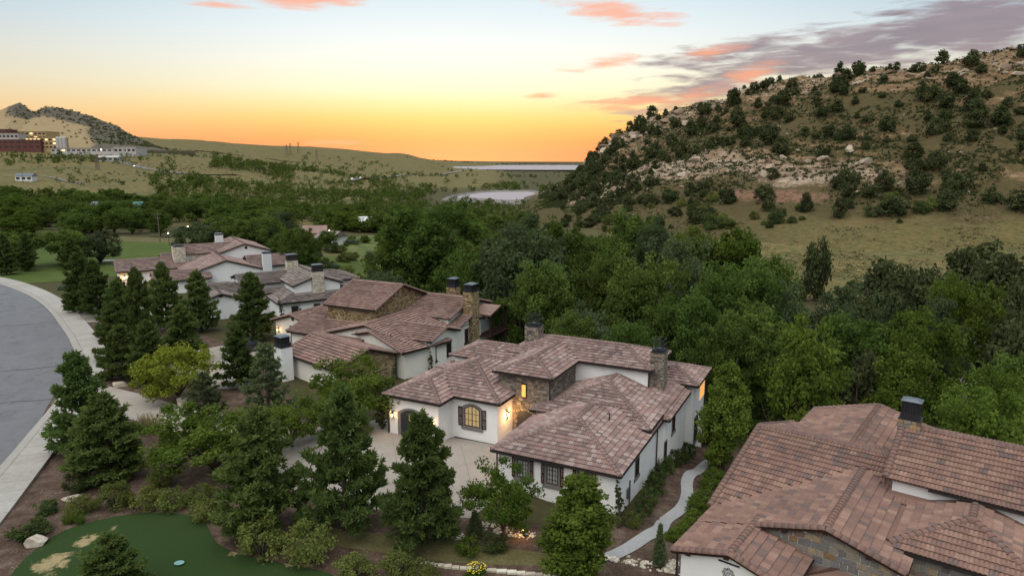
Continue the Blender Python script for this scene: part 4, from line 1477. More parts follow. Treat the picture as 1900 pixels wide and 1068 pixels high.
m_ground('concrete_path', [(.3, (.23, .23, .225)), (.5, (.29, .29, .285)), (.7, (.35, .35, .34))], .6, 5.0, .1, .01)
m_ground('meadow', [(.3, (.035, .055, .015)), (.45, (.07, .095, .028)), (.55, (.12, .135, .045)), (.7, (.22, .19, .085))], .12, 1.5)
m_ground('dry_grass', [(.3, (.06, .062, .024)), (.5, (.105, .095, .040)), (.7, (.18, .15, .075))], .5, 4.0)
m_ground('riprap', [(.35, (.11, .10, .09)), (.65, (.24, .22, .20))], .2, 1.5)
m, t = new_mat('lawn')
gp = t.add('NewGeometry').outputs['Position']
n1 = t.noise(gp, 1.1, 7, .75, .6); n2 = t.noise(gp, 9, 5, .75)
patch = t.add('Attribute', attribute_name='worn').outputs['Fac']
c = t.mix(n2, (.014, .030, .008), (.036, .062, .018))
k = t.add('MapRange', {'Value': t.math('ADD', patch, t.math('MULTIPLY', t.math('SUBTRACT', n1, .5), 2.4)), 'From Min': .5, 'From Max': .85}).outputs[0]
c = t.mix(k, c, t.mix(n2, (.20, .155, .075), (.36, .29, .16)))
finish(t, c, .95, n2, .5, .03, spec=.1)
m_plain('seal', (.028, .029, .032), .7, .2, 3)
m_ground('lawn_far', [(.3, (.040, .060, .012)), (.5, (.060, .085, .018)), (.7, (.10, .11, .035))], .06, 1.0)

edge = [(-36, 30), (-40.5, 44), (-44.5, 55.5), (-47.1, 62.7), (-51.2, 73.5), (-58.0, 87.5), (-64.0, 96), (-71.5, 105.5), (-85.8, 122.5), (-100, 136.5), (-116, 149), (-140, 163), (-170, 174)]
E_ = smooth_loop(edge, 6, closed=False)
def offs(pl, d):
    out = []
    for i, p in enumerate(pl):
        a, b = pl[max(i - 1, 0)], pl[min(i + 1, len(pl) - 1)]
        dx, dy = b[0] - a[0], b[1] - a[1]
        l = math.hypot(dx, dy)
        out.append((p[0] + dy / l * d, p[1] - dx / l * d))
    return out
road = sheet('road', E_ + offs(E_, -15)[::-1], .012, 'asphalt', cell=4)
cr = MB()
def strip(mb, pts, wd, off, zf=gz):
    l, r_ = offs(pts, -wd / 2), offs(pts, wd / 2)
    for i in range(len(pts) - 1):
        mb.poly([(q[0], q[1], zf(q[0], q[1]) + off) for q in (l[i], r_[i], r_[i + 1], l[i + 1])])
rng = random.Random(5)
def wob(a, b, n=14, amp=.12):
    return [(a[0] + (b[0] - a[0]) * k / n + rng.uniform(-amp, amp), a[1] + (b[1] - a[1]) * k / n + rng.uniform(-amp, amp)) for k in range(n + 1)]
strip(cr, wob((-57.0, 86.0), (-70.5, 81.0)), .22, .02)
strip(cr, wob((-50.6, 72.6), (-66, 69)), .16, .02)
strip(cr, wob((-75, 109.5), (-90, 104), amp=.1), .12, .02)
strip(cr, wob((-86, 122.6), (-98, 112), amp=.1), .1, .02)
cr.build('crack_seal', 'seal', road)
# kerb and gutter, then the walk laid in slabs
kb = MB()
o1, o2, o3, o4 = offs(E_, .0), offs(E_, .55), offs(E_, .62), offs(E_, .85)
for i in range(len(E_) - 1):
    for (l, r_, za, zb_) in ((o1, o2, .02, .03), (o2, o3, .03, .14), (o3, o4, .14, .145), ):
        kb.poly([(l[i][0], l[i][1], za), (r_[i][0], r_[i][1], zb_), (r_[i + 1][0], r_[i + 1][1], zb_), (l[i + 1][0], l[i + 1][1], za)], .1 * rng.random())
    kb.poly([(o4[i][0], o4[i][1], .145), (o4[i][0], o4[i][1], -.1), (o4[i + 1][0], o4[i + 1][1], -.1), (o4[i + 1][0], o4[i + 1][1], .145)])
kerb = kb.build('kerb', 'concrete_slab')
kerb['kind'] = 'structure'
# resample the walk line by length
def resample(pl, step):
    out = [pl[0]]
    acc = 0
    for a, b in zip(pl, pl[1:]):
        L = math.dist(a, b)
        while acc + L >= step:
            t_ = (step - acc) / L
            a = (a[0] + (b[0] - a[0]) * t_, a[1] + (b[1] - a[1]) * t_)
            out.append(a)
            L = math.dist(a, b)
            acc = 0
        acc += L
    return out
W0 = resample(offs(E_, .87), 1.9)
W1 = offs(W0, 2.75)
side = empty('sidewalk', (W0[0][0], W0[0][1], 0))
side['kind'] = 'structure'
sx0, sy0 = W0[0]
for i in range(len(W0) - 1):
    a, b, c_, d_ = W0[i], W1[i], W1[i + 1], W0[i + 1]
    cx, cy = sum(p[0] for p in (a, b, c_, d_)) / 4, sum(p[1] for p in (a, b, c_, d_)) / 4
    f = .984
    q = [(cx + (p[0] - cx) * f - sx0, cy + (p[1] - cy) * f - sy0) for p in (a, b, c_, d_)]
    zt = .15 + rng.uniform(-.004, .004)
    mb = MB()
    mb.mesh([(x, y, zt) for x, y in q] + [(x, y, -.1) for x, y in q], [(0, 1, 2, 3), (0, 4, 5, 1), (1, 5, 6, 2), (2, 6, 7, 3), (3, 7, 4, 0)], rng.random())
    mb.build('paving_slab', 'concrete_slab', side)
# mulch beds (one sheet under the planting along the street), driveways, court, path
sheet('planting_bed', smooth_loop([(-40, 43), (-44.5, 58), (-52, 74), (-57, 87), (-68, 103), (-82, 119), (-72, 124), (-60, 112), (-45, 100), (-36, 92), (-28, 78), (-20, 66), (-12, 50), (-4, 47), (4, 46), (8, 44), (8, 38), (2, 34), (-12, 30), (-30, 28)], 3), .025, 'mulch', cell=2)
sheet('planting_bed', smooth_loop([(7.4, 46.6), (10, 51), (13, 57), (18, 67), (22, 75), (26, 70), (24, 60), (19, 50), (14, 43), (11, 38), (7, 40)], 3), .05, 'mulch', cell=2)
sheet('grass_verge', smooth_loop([(-14, 45.5), (-8, 44.2), (-1, 43.0), (4, 41.8), (4, 40.8), (-4, 41.2), (-10, 42.5), (-14.5, 43.8)], 3), .04, 'dry_grass', cell=2)
lawn_poly = smooth_loop([(-31.6, 38.5), (-32.5, 42), (-32.1, 44.9), (-30.2, 46.6), (-27.5, 47.5), (-24.6, 47.3), (-22.6, 46.2), (-20.6, 43.6), (-18.1, 42.0), (-14.5, 40.8), (-11.0, 39.2), (-10, 34), (-16, 31), (-28, 33)], 4)
lawn = sheet('lawn', lawn_poly, .045, 'lawn', cell=.7)
at = lawn.data.attributes.new('worn', 'FLOAT', 'POINT')
co = np.array([v.co[:] for v in lawn.data.vertices])
wn = np.zeros(len(co))
for (x, y, r_) in ((-30.2, 41.0, 1.5), (-29.6, 43.6, 1.0), (-28.4, 45.2, .5), (-18.6, 42.2, .7), (-14.6, 40.9, .5), (-22.4, 39.3, .6)):
    wn = np.maximum(wn, np.exp(-((co[:, 0] - x) ** 2 + (co[:, 1] - y) ** 2) / r_ ** 2))
at.data.foreach_set('value', wn.astype(np.float32))
sheet('driveway', [(-49.6, 78.2), (-46.0, 71.0), (-40, 67.2), (-33, 63.0), (-26, 57.5), (-20, 52.6), (-10.5, 48.0), (-3.2, 46.9), (-1.6, 49.5), (-.2, 52.2), (4.4, 61.5), (1.0, 64.5), (-5, 63.5), (-13, 67), (-21, 66), (-33, 68.5), (-42, 74.5)], .055, 'concrete', cell=2)
sheet('driveway', smooth_loop([(-57.0, 92.0), (-53.8, 85.6), (-46, 83.5), (-37.5, 78.6), (-33, 76), (-31, 80), (-35, 86), (-35.5, 94), (-41, 97), (-47, 91)], 3), .055, 'concrete', cell=2)
sheet('driveway', smooth_loop([(-79, 117.5), (-73, 109.5), (-66, 112), (-58, 116), (-54, 122), (-60, 126), (-70, 122)], 3), .055, 'concrete', cell=2)
# joints of the motor court
jt = MB()
for a, b in (((-14, 50), (-1.5, 57.2)), ((-20, 56), (-4, 63)), ((-8, 47.6), (-12.5, 66)), ((-2.6, 48), (-5.2, 62.5)), ((-20, 53), (-22, 66)), ((-30, 61), (-33, 68))):
    strip(jt, [(a[0] + (b[0] - a[0]) * k / 12, a[1] + (b[1] - a[1]) * k / 12) for k in range(13)], .05, .062)
j_ = jt.build('paving_joint', 'trim_grey'); j_['kind'] = 'structure'
path_c = smooth_loop([(24.2, 73.5), (21.9, 68.0), (19.9, 65.0), (18.1, 62.0), (16.0, 58.0), (15.2, 55.0), (13.9, 51.6), (12.0, 49.2), (10.9, 46.6), (9.2, 44.6), (7.9, 43.3), (6.4, 42.2)], 5, closed=False)
path = sheet('path', offs(path_c, -.52) + offs(path_c, .52)[::-1], .11, 'concrete_path', cell=1.0)
sheet('lawn', smooth_loop([(-170, 196), (-118, 150), (-98, 150), (-80, 175), (-58, 178), (-40, 205), (-60, 238), (-100, 250), (-160, 260)], 3), .06, 'lawn_far', cell=5)
sheet('dry_field', smooth_loop([(-190, 250), (-100, 240), (-66, 232), (-60, 243), (-100, 256), (-190, 268)], 3), .1, 'leaf_drygrass' if False else 'dry_grass', cell=5)
sheet('road', offs([(-115, 190), (-98, 192), (-80, 196), (-62, 200)], -1.6) + offs([(-115, 190), (-98, 192), (-80, 196), (-62, 200)], 1.6)[::-1], .13, 'concrete_path', cell=4)
sheet('meadow', smooth_loop([(-60, 178), (-42, 150), (-25, 150), (-20, 190), (-10, 230), (-30, 300), (-70, 320), (-62, 240)], 3), .05, 'meadow', cell=5)

# ------------------------------------------------------------------ water
def flat(name, poly, z, mat):
    mb = MB(); mb.poly([(x, y, z) for x, y in poly]); o = mb.build(name, mat); o['kind'] = 'structure'; return o
pond = [(-58, 640), (-30, 628), (-4, 600), (10, 620), (22, 690), (26, 790), (10, 808), (-30, 790), (-52, 720)]
flat('water', smooth_loop(pond, 3), -8.6, 'water')
lv_ = MB()
ring = smooth_loop(pond, 3)
ro_, rm_ = offs(ring, 16), offs(ring, 2)
ri_ = offs(ring, -3)
for i in range(len(ring)):
    j = (i + 1) % len(ring)
    for A, B, za, zb_ in ((ri_, ring, -9.5, -8.2), (ring, rm_, -8.2, -6.6), (rm_, ro_, -6.6, -13)):
        lv_.poly([(A[i][0], A[i][1], za), (B[i][0], B[i][1], zb_), (B[j][0], B[j][1], zb_), (A[j][0], A[j][1], za)])
o = lv_.build('embankment', 'riprap'); o['kind'] = 'structure'
flat('lake', [(-330, 3300), (60, 3050), (400, 3000), (1200, 3300), (1500, 5000), (900, 7400), (200, 7600), (-500, 6900), (-620, 5200)], -9.0, 'water')

# ------------------------------------------------------------------ plants
def leaves(rng, C, Rad, per, size, out=.6, flat_=1.0, aspect=.62, shell=.5, base_r=None):
    """leaf quads spread through clumps; C (n,3), Rad (n,)"""
    n = len(C)
    N = n * per
    d = rng.normal(size=(N, 3)); d /= np.linalg.norm(d, axis=1)[:, None]
    rr = rng.rand(N) ** shell
    rad = np.repeat(Rad, per)
    off = d * (rad * rr)[:, None]
    off[:, 2] *= flat_
    P = np.repeat(C, per, 0) + off
    nrm = d * out + rng.normal(size=(N, 3)) * .6 + np.array([0, 0, .35])
    nrm /= np.linalg.norm(nrm, axis=1)[:, None]
    u = np.cross(nrm, rng.normal(size=(N, 3))); u /= np.linalg.norm(u, axis=1)[:, None] + 1e-9
    v = np.cross(nrm, u)
    s = size * (.65 + .7 * rng.rand(N))[:, None]
    V = np.stack([P - u * s * .5, P - v * s * .5 * aspect + nrm * s * .06, P + u * s * .5, P + v * s * .5 * aspect + nrm * s * .06], 1).reshape(-1, 3)
    F = np.arange(N * 4).reshape(N, 4)
    cr_ = np.repeat(rng.rand(n) if base_r is None else base_r, per)
    rn = np.clip(.55 * cr_ + .45 * rng.rand(N), 0, 1)
    return V, F, rn

def tree_proto(name, V, F, rn, mat, wood, woodmat='bark', crown='crown'):
    root = bpy.data.objects.new(name, None)
    c = mesh_obj(crown, V, F, mat, root, rn, link=False)
    tr = mesh_obj('trunk', wood.v, wood.f, woodmat, root, smooth=True, link=False)
    return [name, c.data, tr.data if wood.v else None, crown]

def deciduous(seed, h=1.0, w=.9, trunk=.18, lobes=5, clumps=70, per=90, size=.035, shape='round', mat='leaf_cotton', bark='bark'):
    rng = np.random.RandomState(seed)
    wd = MB()
    C, Rd = [], []
    zc0 = trunk * h
    L = []
    for i in range(lobes):
        a = 2 * pi * (i + rng.rand() * .6) / lobes
        if shape == 'column':
            z = zc0 + (h - zc0) * (.12 + .76 * i / max(1, lobes - 1)); q = w * .10; r = w * .5 * (1.0 - .45 * abs(i / max(1, lobes - 1) - .35) * 2) * .9; rz = (h - zc0) * .28
        elif shape == 'spread':
            z = zc0 + (h - zc0) * (.35 + .35 * rng.rand()); q = w * .30; r = w * .30; rz = (h - zc0) * .38
        else:
            z = zc0 + (h - zc0) * (.25 + .5 * rng.rand()); q = w * (.14 + .16 * rng.rand()); r = w * (.22 + .10 * rng.rand()); rz = r * (1.0 + .4 * rng.rand())
        L.append((q * cos(a), q * sin(a), z, r, rz))
    if shape == 'round':
        L.append((0, 0, zc0 + (h - zc0) * .68, w * .27, (h - zc0) * .33))
    for (x, y, z, r, rz) in L:
        z = min(z, h - rz * .95)
        k = max(6, clumps // len(L))
        d = rng.normal(size=(k, 3)); d /= np.linalg.norm(d, axis=1)[:, None]
        rr = (.45 + .55 * rng.rand(k) ** .5)
        P = np.array([x, y, z]) + d * rr[:, None] * np.array([r, r, rz])
        C.append(P); Rd.append(np.full(k, 1.0) * (r * .34) * (.6 + .8 * rng.rand(k)))
        wd.tube([(0, 0, zc0 * .7), (x * .5, y * .5, (zc0 + z) / 2), (x * .9, y * .9, z)], [.022 * h, .014 * h, .006 * h], 5)
    C = np.concatenate(C); Rd = np.concatenate(Rd)
    V, F, rn = leaves(rng, C, Rd, per, size, flat_=.8)
    wd.tube([(0, 0, -.06 * h), (.01 * h, 0, zc0 * .5), (0, .01 * h, zc0 + .25 * h)], [.034 * h, .026 * h, .014 * h], 7)
    return tree_proto('deciduous_tree', V, F, rn, mat, wd, bark)

def conifer(seed, h=1.0, w=.7, kind='pine', mat='needle_pine', tufts=1000, blades=12, bl=.035, bw=.0075):
    rng = np.random.RandomState(seed)
    w = w * (.88 + .24 * rng.rand()) ; gap = .12 * rng.rand()
    wd = MB()
    wd.tube([(0, 0, -.04 * h), (0, 0, .4 * h), (.01, .01, .95 * h)], [.022 * h, .015 * h, .003 * h], 6)
    P, D, Q = [], [], []
    nb = 50 if kind == 'pine' else 90
    for i in range(nb):
        f = (i + .5) / nb
        z = h * (.05 + .91 * f ** .92)
        prof = (1 - (z / h)) ** (.78 if kind == 'pine' else .85)
        low = min(1.0, .82 + 1.4 * f)
        L = w / 2 * prof * low * (.64 + .46 * rng.rand() if kind == 'pine' else .68 + .42 * rng.rand()) + .015 * h
        a = i * 2.39996 + rng.rand() * .7
        if kind == 'pine' and rng.rand() < gap:
            L *= .45
        rise = (.10 + .5 * f) * L * (1.0 if kind == 'pine' else .2)
        dr = np.array([cos(a), sin(a), 0])
        e = np.array([0, 0, z]) + dr * L + np.array([0, 0, rise])
        mpt = np.array([0, 0, z]) + dr * L * .5 + np.array([0, 0, rise * .25])
        wd.tube([(0, 0, z), tuple(mpt), tuple(e)], [.006 * h, .004 * h, .0015 * h], 3, cap=False)
        nt = max(3, int(tufts / nb * (L / (w / 2)) * 1.7))
        for k in range(nt):
            q = .22 + .80 * rng.rand() ** .75
            base = np.array([0, 0, z]) * (1 - q) + np.array([0, 0, z]) * q + dr * L * q + np.array([0, 0, rise * q * q])
            side = np.array([-sin(a), cos(a), 0]) * rng.normal() * L * .20 * (1.2 - q * .5)
            Q.append(q)
            P.append(base + side + np.array([0, 0, rng.normal() * .012 * h]))
            D.append(dr * .8 + side / (L + 1e-6) * 1.4 + np.array([0, 0, .45 + .3 * f]))
    for k in range(14):
        Q.append(.8); P.append(np.array([rng.normal() * .006, rng.normal() * .006, h * (.9 + .09 * k / 14)])); D.append(np.array([rng.normal() * .5, rng.normal() * .5, 1.0]))
    P = np.array(P); D = np.array(D); D /= np.linalg.norm(D, axis=1)[:, None]
    n = len(P); N = n * blades
    d = np.repeat(D, blades, 0) * .9 + rng.normal(size=(N, 3)) * .55
    d /= np.linalg.norm(d, axis=1)[:, None]
    c0 = np.repeat(P, blades, 0) + rng.normal(size=(N, 3)) * .006 * h
    u = np.cross(d, rng.normal(size=(N, 3))); u /= np.linalg.norm(u, axis=1)[:, None] + 1e-9
    l = bl * h * (.7 + .6 * rng.rand(N))[:, None]
    V = np.stack([c0 - u * bw * h, c0 + u * bw * h, c0 + d * l + u * bw * h * .5, c0 + d * l - u * bw * h * .5], 1).reshape(-1, 3)
    F = np.arange(N * 4).reshape(N, 4)
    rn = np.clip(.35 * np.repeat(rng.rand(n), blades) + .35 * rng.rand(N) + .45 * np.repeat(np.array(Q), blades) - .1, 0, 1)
    return tree_proto('pine_tree', V, F, rn, mat, wd, 'bark', 'needles')

def bush(seed, w=1.0, h=.8, clumps=36, per=60, size=.06, mat='leaf_shrub', cone=0.0, upright=False):
    rng = np.random.RandomState(seed)
    n = clumps
    d = rng.normal(size=(n, 3)); d /= np.linalg.norm(d, axis=1)[:, None]
    rr = .35 + .62 * rng.rand(n) ** .5
    C = d * rr[:, None] * np.array([w / 2, w / 2, h / 2]) + np.array([0, 0, h / 2])
    C[:, 2] = np.clip(C[:, 2], .04 * h, None)
    if cone:
        C[:, :2] *= (1 - cone * (C[:, 2] / h))[:, None]
    Rd = w * .16 * (.6 + .8 * rng.rand(n))
    V, F, rn = leaves(rng, C, Rd, per, size, flat_=.9)
    wd = MB()
    for k in range(4):
        a = 2 * pi * k / 4 + rng.rand()
        wd.tube([(0, 0, -.08 * h), (.12 * w * cos(a), .12 * w * sin(a), .35 * h), (.25 * w * cos(a), .25 * w * sin(a), .7 * h)], [.03 * w, .02 * w, .008 * w], 4)
    return tree_proto('shrub', V, F, rn, mat, wd, 'bark', 'foliage')

def grass_clump(seed, mat='leaf_drygrass'):
    rng = np.random.RandomState(seed)
    N = 240
    a = rng.rand(N) * 2 * pi
    r = rng.rand(N) ** .5 * .18
    b = np.stack([r * np.cos(a), r * np.sin(a), np.zeros(N)], 1)
    d = np.stack([np.cos(a) * .45 * rng.rand(N), np.sin(a) * .45 * rng.rand(N), np.ones(N)], 1)
    u = np.stack([-np.sin(a), np.cos(a), np.zeros(N)], 1) * .012
    l = (.5 + .5 * rng.rand(N))[:, None]
    V = np.stack([b - u, b + u, b + d * l + u * .3, b + d * l - u * .3], 1).reshape(-1, 3)
    wd = MB()
    return ['grass_clump', mesh_obj('blades', V, np.arange(N * 4).reshape(N, 4), mat, None, rng.rand(N), link=False).data, None, 'blades']

PR = {}
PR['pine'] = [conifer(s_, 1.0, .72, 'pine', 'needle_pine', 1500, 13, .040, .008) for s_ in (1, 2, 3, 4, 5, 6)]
PR['bluepine'] = [conifer(9, 1.0, .8, 'pine', 'needle_blue', 700, 12)]
PR['spruce'] = [conifer(12, 1.0, .6, 'spruce', 'needle_blue', 700, 10, .05, .010)]
PR['willow'] = [deciduous(30 + k, 1.0, 1.0, .07, 7, 150, 95, .032, 'round', 'leaf_willow', 'bark') for k in range(2)]
PR['cot'] = [deciduous(20 + k, 1.0, .95, .08, 6 + k % 3, 150, 100, .032, 'round', 'leaf_cotton', 'bark') for k in range(5)]
PR['bright'] = [deciduous(40 + k, 1.0, .95, .08, 6, 140, 95, .036, 'round', 'leaf_bright', 'bark') for k in range(3)]
PR['dec'] = [deciduous(50 + k, 1.0, 1.1, .16, 6, 120, 80, .042, 'spread', 'leaf_bright', 'bark') for k in range(2)]
PR['lime'] = [deciduous(60, 1.0, 1.15, .14, 6, 110, 80, .045, 'spread', 'leaf_lime', 'bark')]
PR['col'] = [deciduous(64 + k, 1.0, .55, .05, 9, 260, 95, .030, 'column', 'leaf_bright', 'bark') for k in range(2)]
PR['col2'] = [deciduous(67, 1.0, .5, .17, 8, 240, 95, .030, 'column', 'leaf_bright', 'bark')]
PR['cyp'] = [deciduous(70, 1.0, .22, .02, 9, 60, 60, .035, 'column', 'leaf_juniper', 'bark')]
PR['jun'] = [bush(80 + k, .95, 1.0, 55, 55, .075, 'leaf_juniper', .45) for k in range(4)]
PR['hilljun'] = [bush(90 + k, 1.0, .85, 34, 40, .10, 'leaf_juniper', c_) for k, c_ in enumerate((.1, .3, .5, .2, .75, .05))]
PR['shrub'] = [bush(100 + k, 1.0, .8, 40, 60, .065, 'leaf_shrub') for k in range(3)]
PR['dshrub'] = [bush(110 + k, 1.0, .8, 40, 55, .075, 'leaf_shrubdark') for k in range(3)]
PR['lshrub'] = [bush(120, 1.0, .8, 40, 55, .075, 'leaf_bright')]
PR['sage'] = [bush(130, 1.0, .6, 30, 45, .08, 'leaf_sage')]
PR['grass'] = [grass_clump(140), grass_clump(141, 'leaf_grass')]

prng = random.Random(99)
def plant(kind, x, y, h, wd, label, cat, group=None, var=None, name=None, z=None, single=False, tilt=0.0):
    P = PR[kind]
    p = P[(var if var is not None else prng.randrange(len(P))) % len(P)]
    z = gz(x, y) if z is None else z
    nm = name or p[0]
    natural = {'pine': .72, 'bluepine': .8, 'spruce': .6, 'cot': .95, 'willow': 1.0, 'bright': .95, 'dec': 1.1, 'lime': 1.15, 'col': .55, 'col2': .5, 'cyp': .22, 'jun': .95, 'hilljun': 1.15, 'shrub': 1.2, 'dshrub': 1.2, 'lshrub': 1.2, 'sage': 1.6, 'grass': .6}[kind]
    sc = (wd / natural, wd / natural, h)
    if single:
        r_ = bpy.data.objects.new(nm, p[1])
        COL.objects.link(r_)
    else:
        r_ = empty(nm, (0, 0, 0))
        for dn, me in ((p[3], p[1]), ('trunk' if p[3] in ('crown', 'needles') else 'stem', p[2])):
            if me is not None:
                c_ = bpy.data.objects.new(dn, me)
                COL.objects.link(c_)
                c_.parent = r_
    r_.location = (x, y, z)
    r_.scale = sc
    r_.rotation_euler = (prng.uniform(-.03, .03), prng.uniform(-.03, .03) + tilt, prng.random() * 6.28)
    return tag(r_, label, cat, group)


# ------------------------------------------------------------------ foreground trees, each in its own place
PINES = [
    ('pine', -39.0, 58.9, 9.5, 6.6, 'dark pine with bare gaps standing beside the sidewalk'),
    ('pine', -33.7, 53.4, 7.4, 7.3, 'broad bushy pine on the mulch just behind the sidewalk pine'),
    ('pine', -17.7, 44.9, 9.4, 7.0, 'wide dense pine behind the clipped shrub row at the lawn'),
    ('pine', -12.0, 45.1, 10.6, 6.3, 'tallest pine between the motor court and the big rounded hedge shrubs'),
    ('pine', -6.0, 43.4, 9.4, 6.4, 'pine in front of the motor court, beside the small blue spruce'),
    ('pine', -24.1, 37.3, 4.3, 4.4, 'small young pine growing in the middle of the lawn'),
    ('pine', -38.7, 99.1, 10.2, 7.4, 'large dark pine standing before the grey roofed house'),
    ('pine', -48.8, 104.4, 9.6, 6.7, 'pine hiding the white wall between the pinkish and grey roofs'),
    ('pine', -43.4, 86.8, 8.0, 6.2, 'full green pine behind the yellow green maple'),
    ('pine', -32.0, 77.3, 7.5, 5.1, 'narrow dark pine beside the parked car'),
    ('bluepine', -25.3, 67.4, 7.8, 7.0, 'broad blue green pine in front of the white hooded chimney'),
    ('pine', -54.1, 104.4, 10.8, 5.9, 'tall pine touching the lit porch of the far gabled house'),
    ('pine', -51.7, 92.5, 11.6, 5.6, 'slim tall pine in the dark clump by the second driveway'),
    ('pine', -52.3, 87.8, 7.9, 6.4, 'shaggy pine at the mouth of the second driveway'),
    ('pine', -43.4, 79.3, 7.7, 5.8, 'pine right behind the lime leaved tree, in shade'),
    ('pine', -47.6, 80.3, 6.9, 5.4, 'low dark pine near the blue grass clump'),
    ('pine', -75.5, 116.9, 10.5, 7.2, 'dark pine at the corner of the third driveway'),
    ('pine', -70.5, 113.5, 9.8, 6.0, 'second dark pine at the third driveway, closer to the houses'),
    ('bluepine', -30.8, 65.4, 5.4, 6.0, 'pale blue pine beside the first driveway'),
    ('pine', -119.2, 159.0, 9.7, 6.3, 'pine beyond the street bend'), ('pine', -119.6, 166.5, 9.3, 5.9, 'pine on the grass past the street bend'),
    ('pine', -58.5, 99, 8.8, 6.0, 'pine in the middle of the dark street-side clump'), ('pine', -62.5, 107, 8.0, 6.2, 'rounded pine over the yellow flowering bed'),
    ('pine', -112, 172, 8, 6.5, 'wide pine near the far lawn road'),
]
for k, (kd, x, y, h, wd, lb) in enumerate(PINES):
    plant(kd, x, y, h, wd * 1.06, lb, 'pine tree', 'pines along the street', var=k)
plant('lime', -37.0, 72.3, 6.5, 8.0, 'yellow green maple between the first and second driveways', 'tree', name='maple_tree')
plant('dec', -16.2, 64.7, 6.8, 8.0, 'bright green tree in front of the brown stone gable', 'tree', var=0)
plant('dec', -25.1, 53.9, 6.4, 9.2, 'wide spreading green tree at the edge of the mulch by the driveway', 'tree', var=1)
plant('dec', -20.5, 60.0, 4.4, 5.8, 'low leafy tree at the driveway edge opposite the garage bay', 'tree', var=0)
plant('dec', -.6, 44.6, 5.2, 5.0, 'light green tree over the lit garden spotlight', 'tree', var=1)
plant('col', 4.0, 39.6, 7.0, 4.9, 'full upright maple in front of the shuttered garage windows', 'tree', var=0, name='maple_tree')
plant('col2', 20.6, 62.8, 11.2, 4.8, 'upright yellow green tree beside the curving path', 'tree', var=1)
plant('spruce', -2.6, 44.4, 2.0, 1.5, 'small blue spruce at the court edge', 'spruce', name='spruce_tree')
plant('spruce', 9.8, 41.5, 3.1, 1.2, 'narrow blue spruce at the start of the path', 'spruce', name='spruce_tree')
plant('cyp', 7.9, 46.3, 3.8, .9, 'narrow dark column juniper at the corner of the garage wing', 'juniper', name='column_juniper')
plant('cyp', -12.9, 64.2, 5.1, 1.4, 'column juniper at the corner beside the garage bay', 'juniper', name='column_juniper')
plant('cyp', -10.4, 84.6, 3.2, .8, 'thin column juniper against the cream side wall', 'juniper', name='column_juniper')
plant('cyp', -14.0, 77.5, 3.0, .8, 'thin column juniper against the brown stone gable', 'juniper', name='column_juniper')
for k, (x, y, h) in enumerate(((-38.3, 110.8, 4.2), (-34.0, 107.8, 3.6), (-30.0, 105.2, 3.8))):
    plant('cyp', x, y, h, .9, 'column juniper against the white wall of the grey roofed house', 'juniper', 'column junipers by the grey roofed house', name='column_juniper')

# ------------------------------------------------------------------ the gulch
GULCH = [('cot', -18.9, 150, 17.6, 21.9), ('cot', -5, 140, 10.7, 14.4), ('cot', 1.9, 118, 17.2, 16.5), ('cot', 8.7, 122, 15.8, 12.5), ('cot', 5, 105, 11.2, 10.3), ('cot', 25.9, 150, 15.3, 16.6), ('cot', 30.9, 140, 15.2, 14.4),
         ('cot', 16, 112, 11.1, 11.7), ('cot', 19.1, 100, 11.9, 11.2), ('bright', 38, 130, 13.4, 15.5), ('cot', 28.4, 112, 12.5, 12.5), ('bright', 44.5, 128, 13.6, 13.2), ('cot', 45, 118, 10.3, 12.3), ('cot', 32, 98, 11.4, 11.8),
         ('cot', 40, 100, 8.7, 11.3), ('cot', 24, 88, 9.3, 9.3), ('cot', 30.5, 84, 8.7, 10.2), ('bright', 32.3, 72, 9.4, 8.8), ('cot', 48, 98, 7.4, 11.1), ('cot', 45.9, 86, 6.2, 9.8), ('bright', 50.8, 84, 8, 9.6),
         ('bright', 63.8, 95, 10.2, 8.4), ('cot', 57.6, 90, 7.5, 8), ('bright', 45.2, 76, 5.3, 8.1), ('cot', 31.8, 78, 4.7, 7.7), ('cot', 25.9, 80, 6.9, 7.2), ('bright', 41.1, 55, 7.3, 7.4), ('bright', 46.6, 64, 6.4, 6.9),
         ('cot', 54.3, 70, 6.3, 6.9), ('cot', 21.5, 92, 7, 8.2), ('cot', 11.6, 96, 6.2, 8.6), ('cot', 8, 90, 6, 7.3), ('cot', 14.6, 86, 6.2, 7.7), ('cot', -24.9, 150, 9.6, 13.1), ('cot', -25.6, 130, 5.9, 9.3),
         ('cot', -32.4, 137, 3.7, 8.7), ('cot', -8.9, 125, 9.4, 11), ('cot', -.8, 106, 4.6, 5.1), ('cot', -85.3, 190, 10.5, 16.5), ('cot', -80.6, 195, 11.2, 16.9), ('cot', -71.8, 190, 10.5, 13.5), ('cot', -55.1, 170, 9.5, 12.1),
         ('cot', -67.7, 200, 11.3, 12.6), ('cot', -50.2, 160, 10.5, 7.6), ('cot', -119, 180, 8.5, 13), ('cot', -125, 172, 9, 11), ('cot', -112, 184, 8, 10),
         ('cot', 20, 172, 7.5, 12), ('bright', 29, 182, 6.5, 11), ('cot', 12, 168, 8.5, 12), ('cot', 36, 172, 7, 10), ('bright', 4, 192, 6, 12), ('cot', 46, 178, 5, 9), ('cot', -4, 204, 5.5, 12), ('cot', 22, 208, 4, 10)]
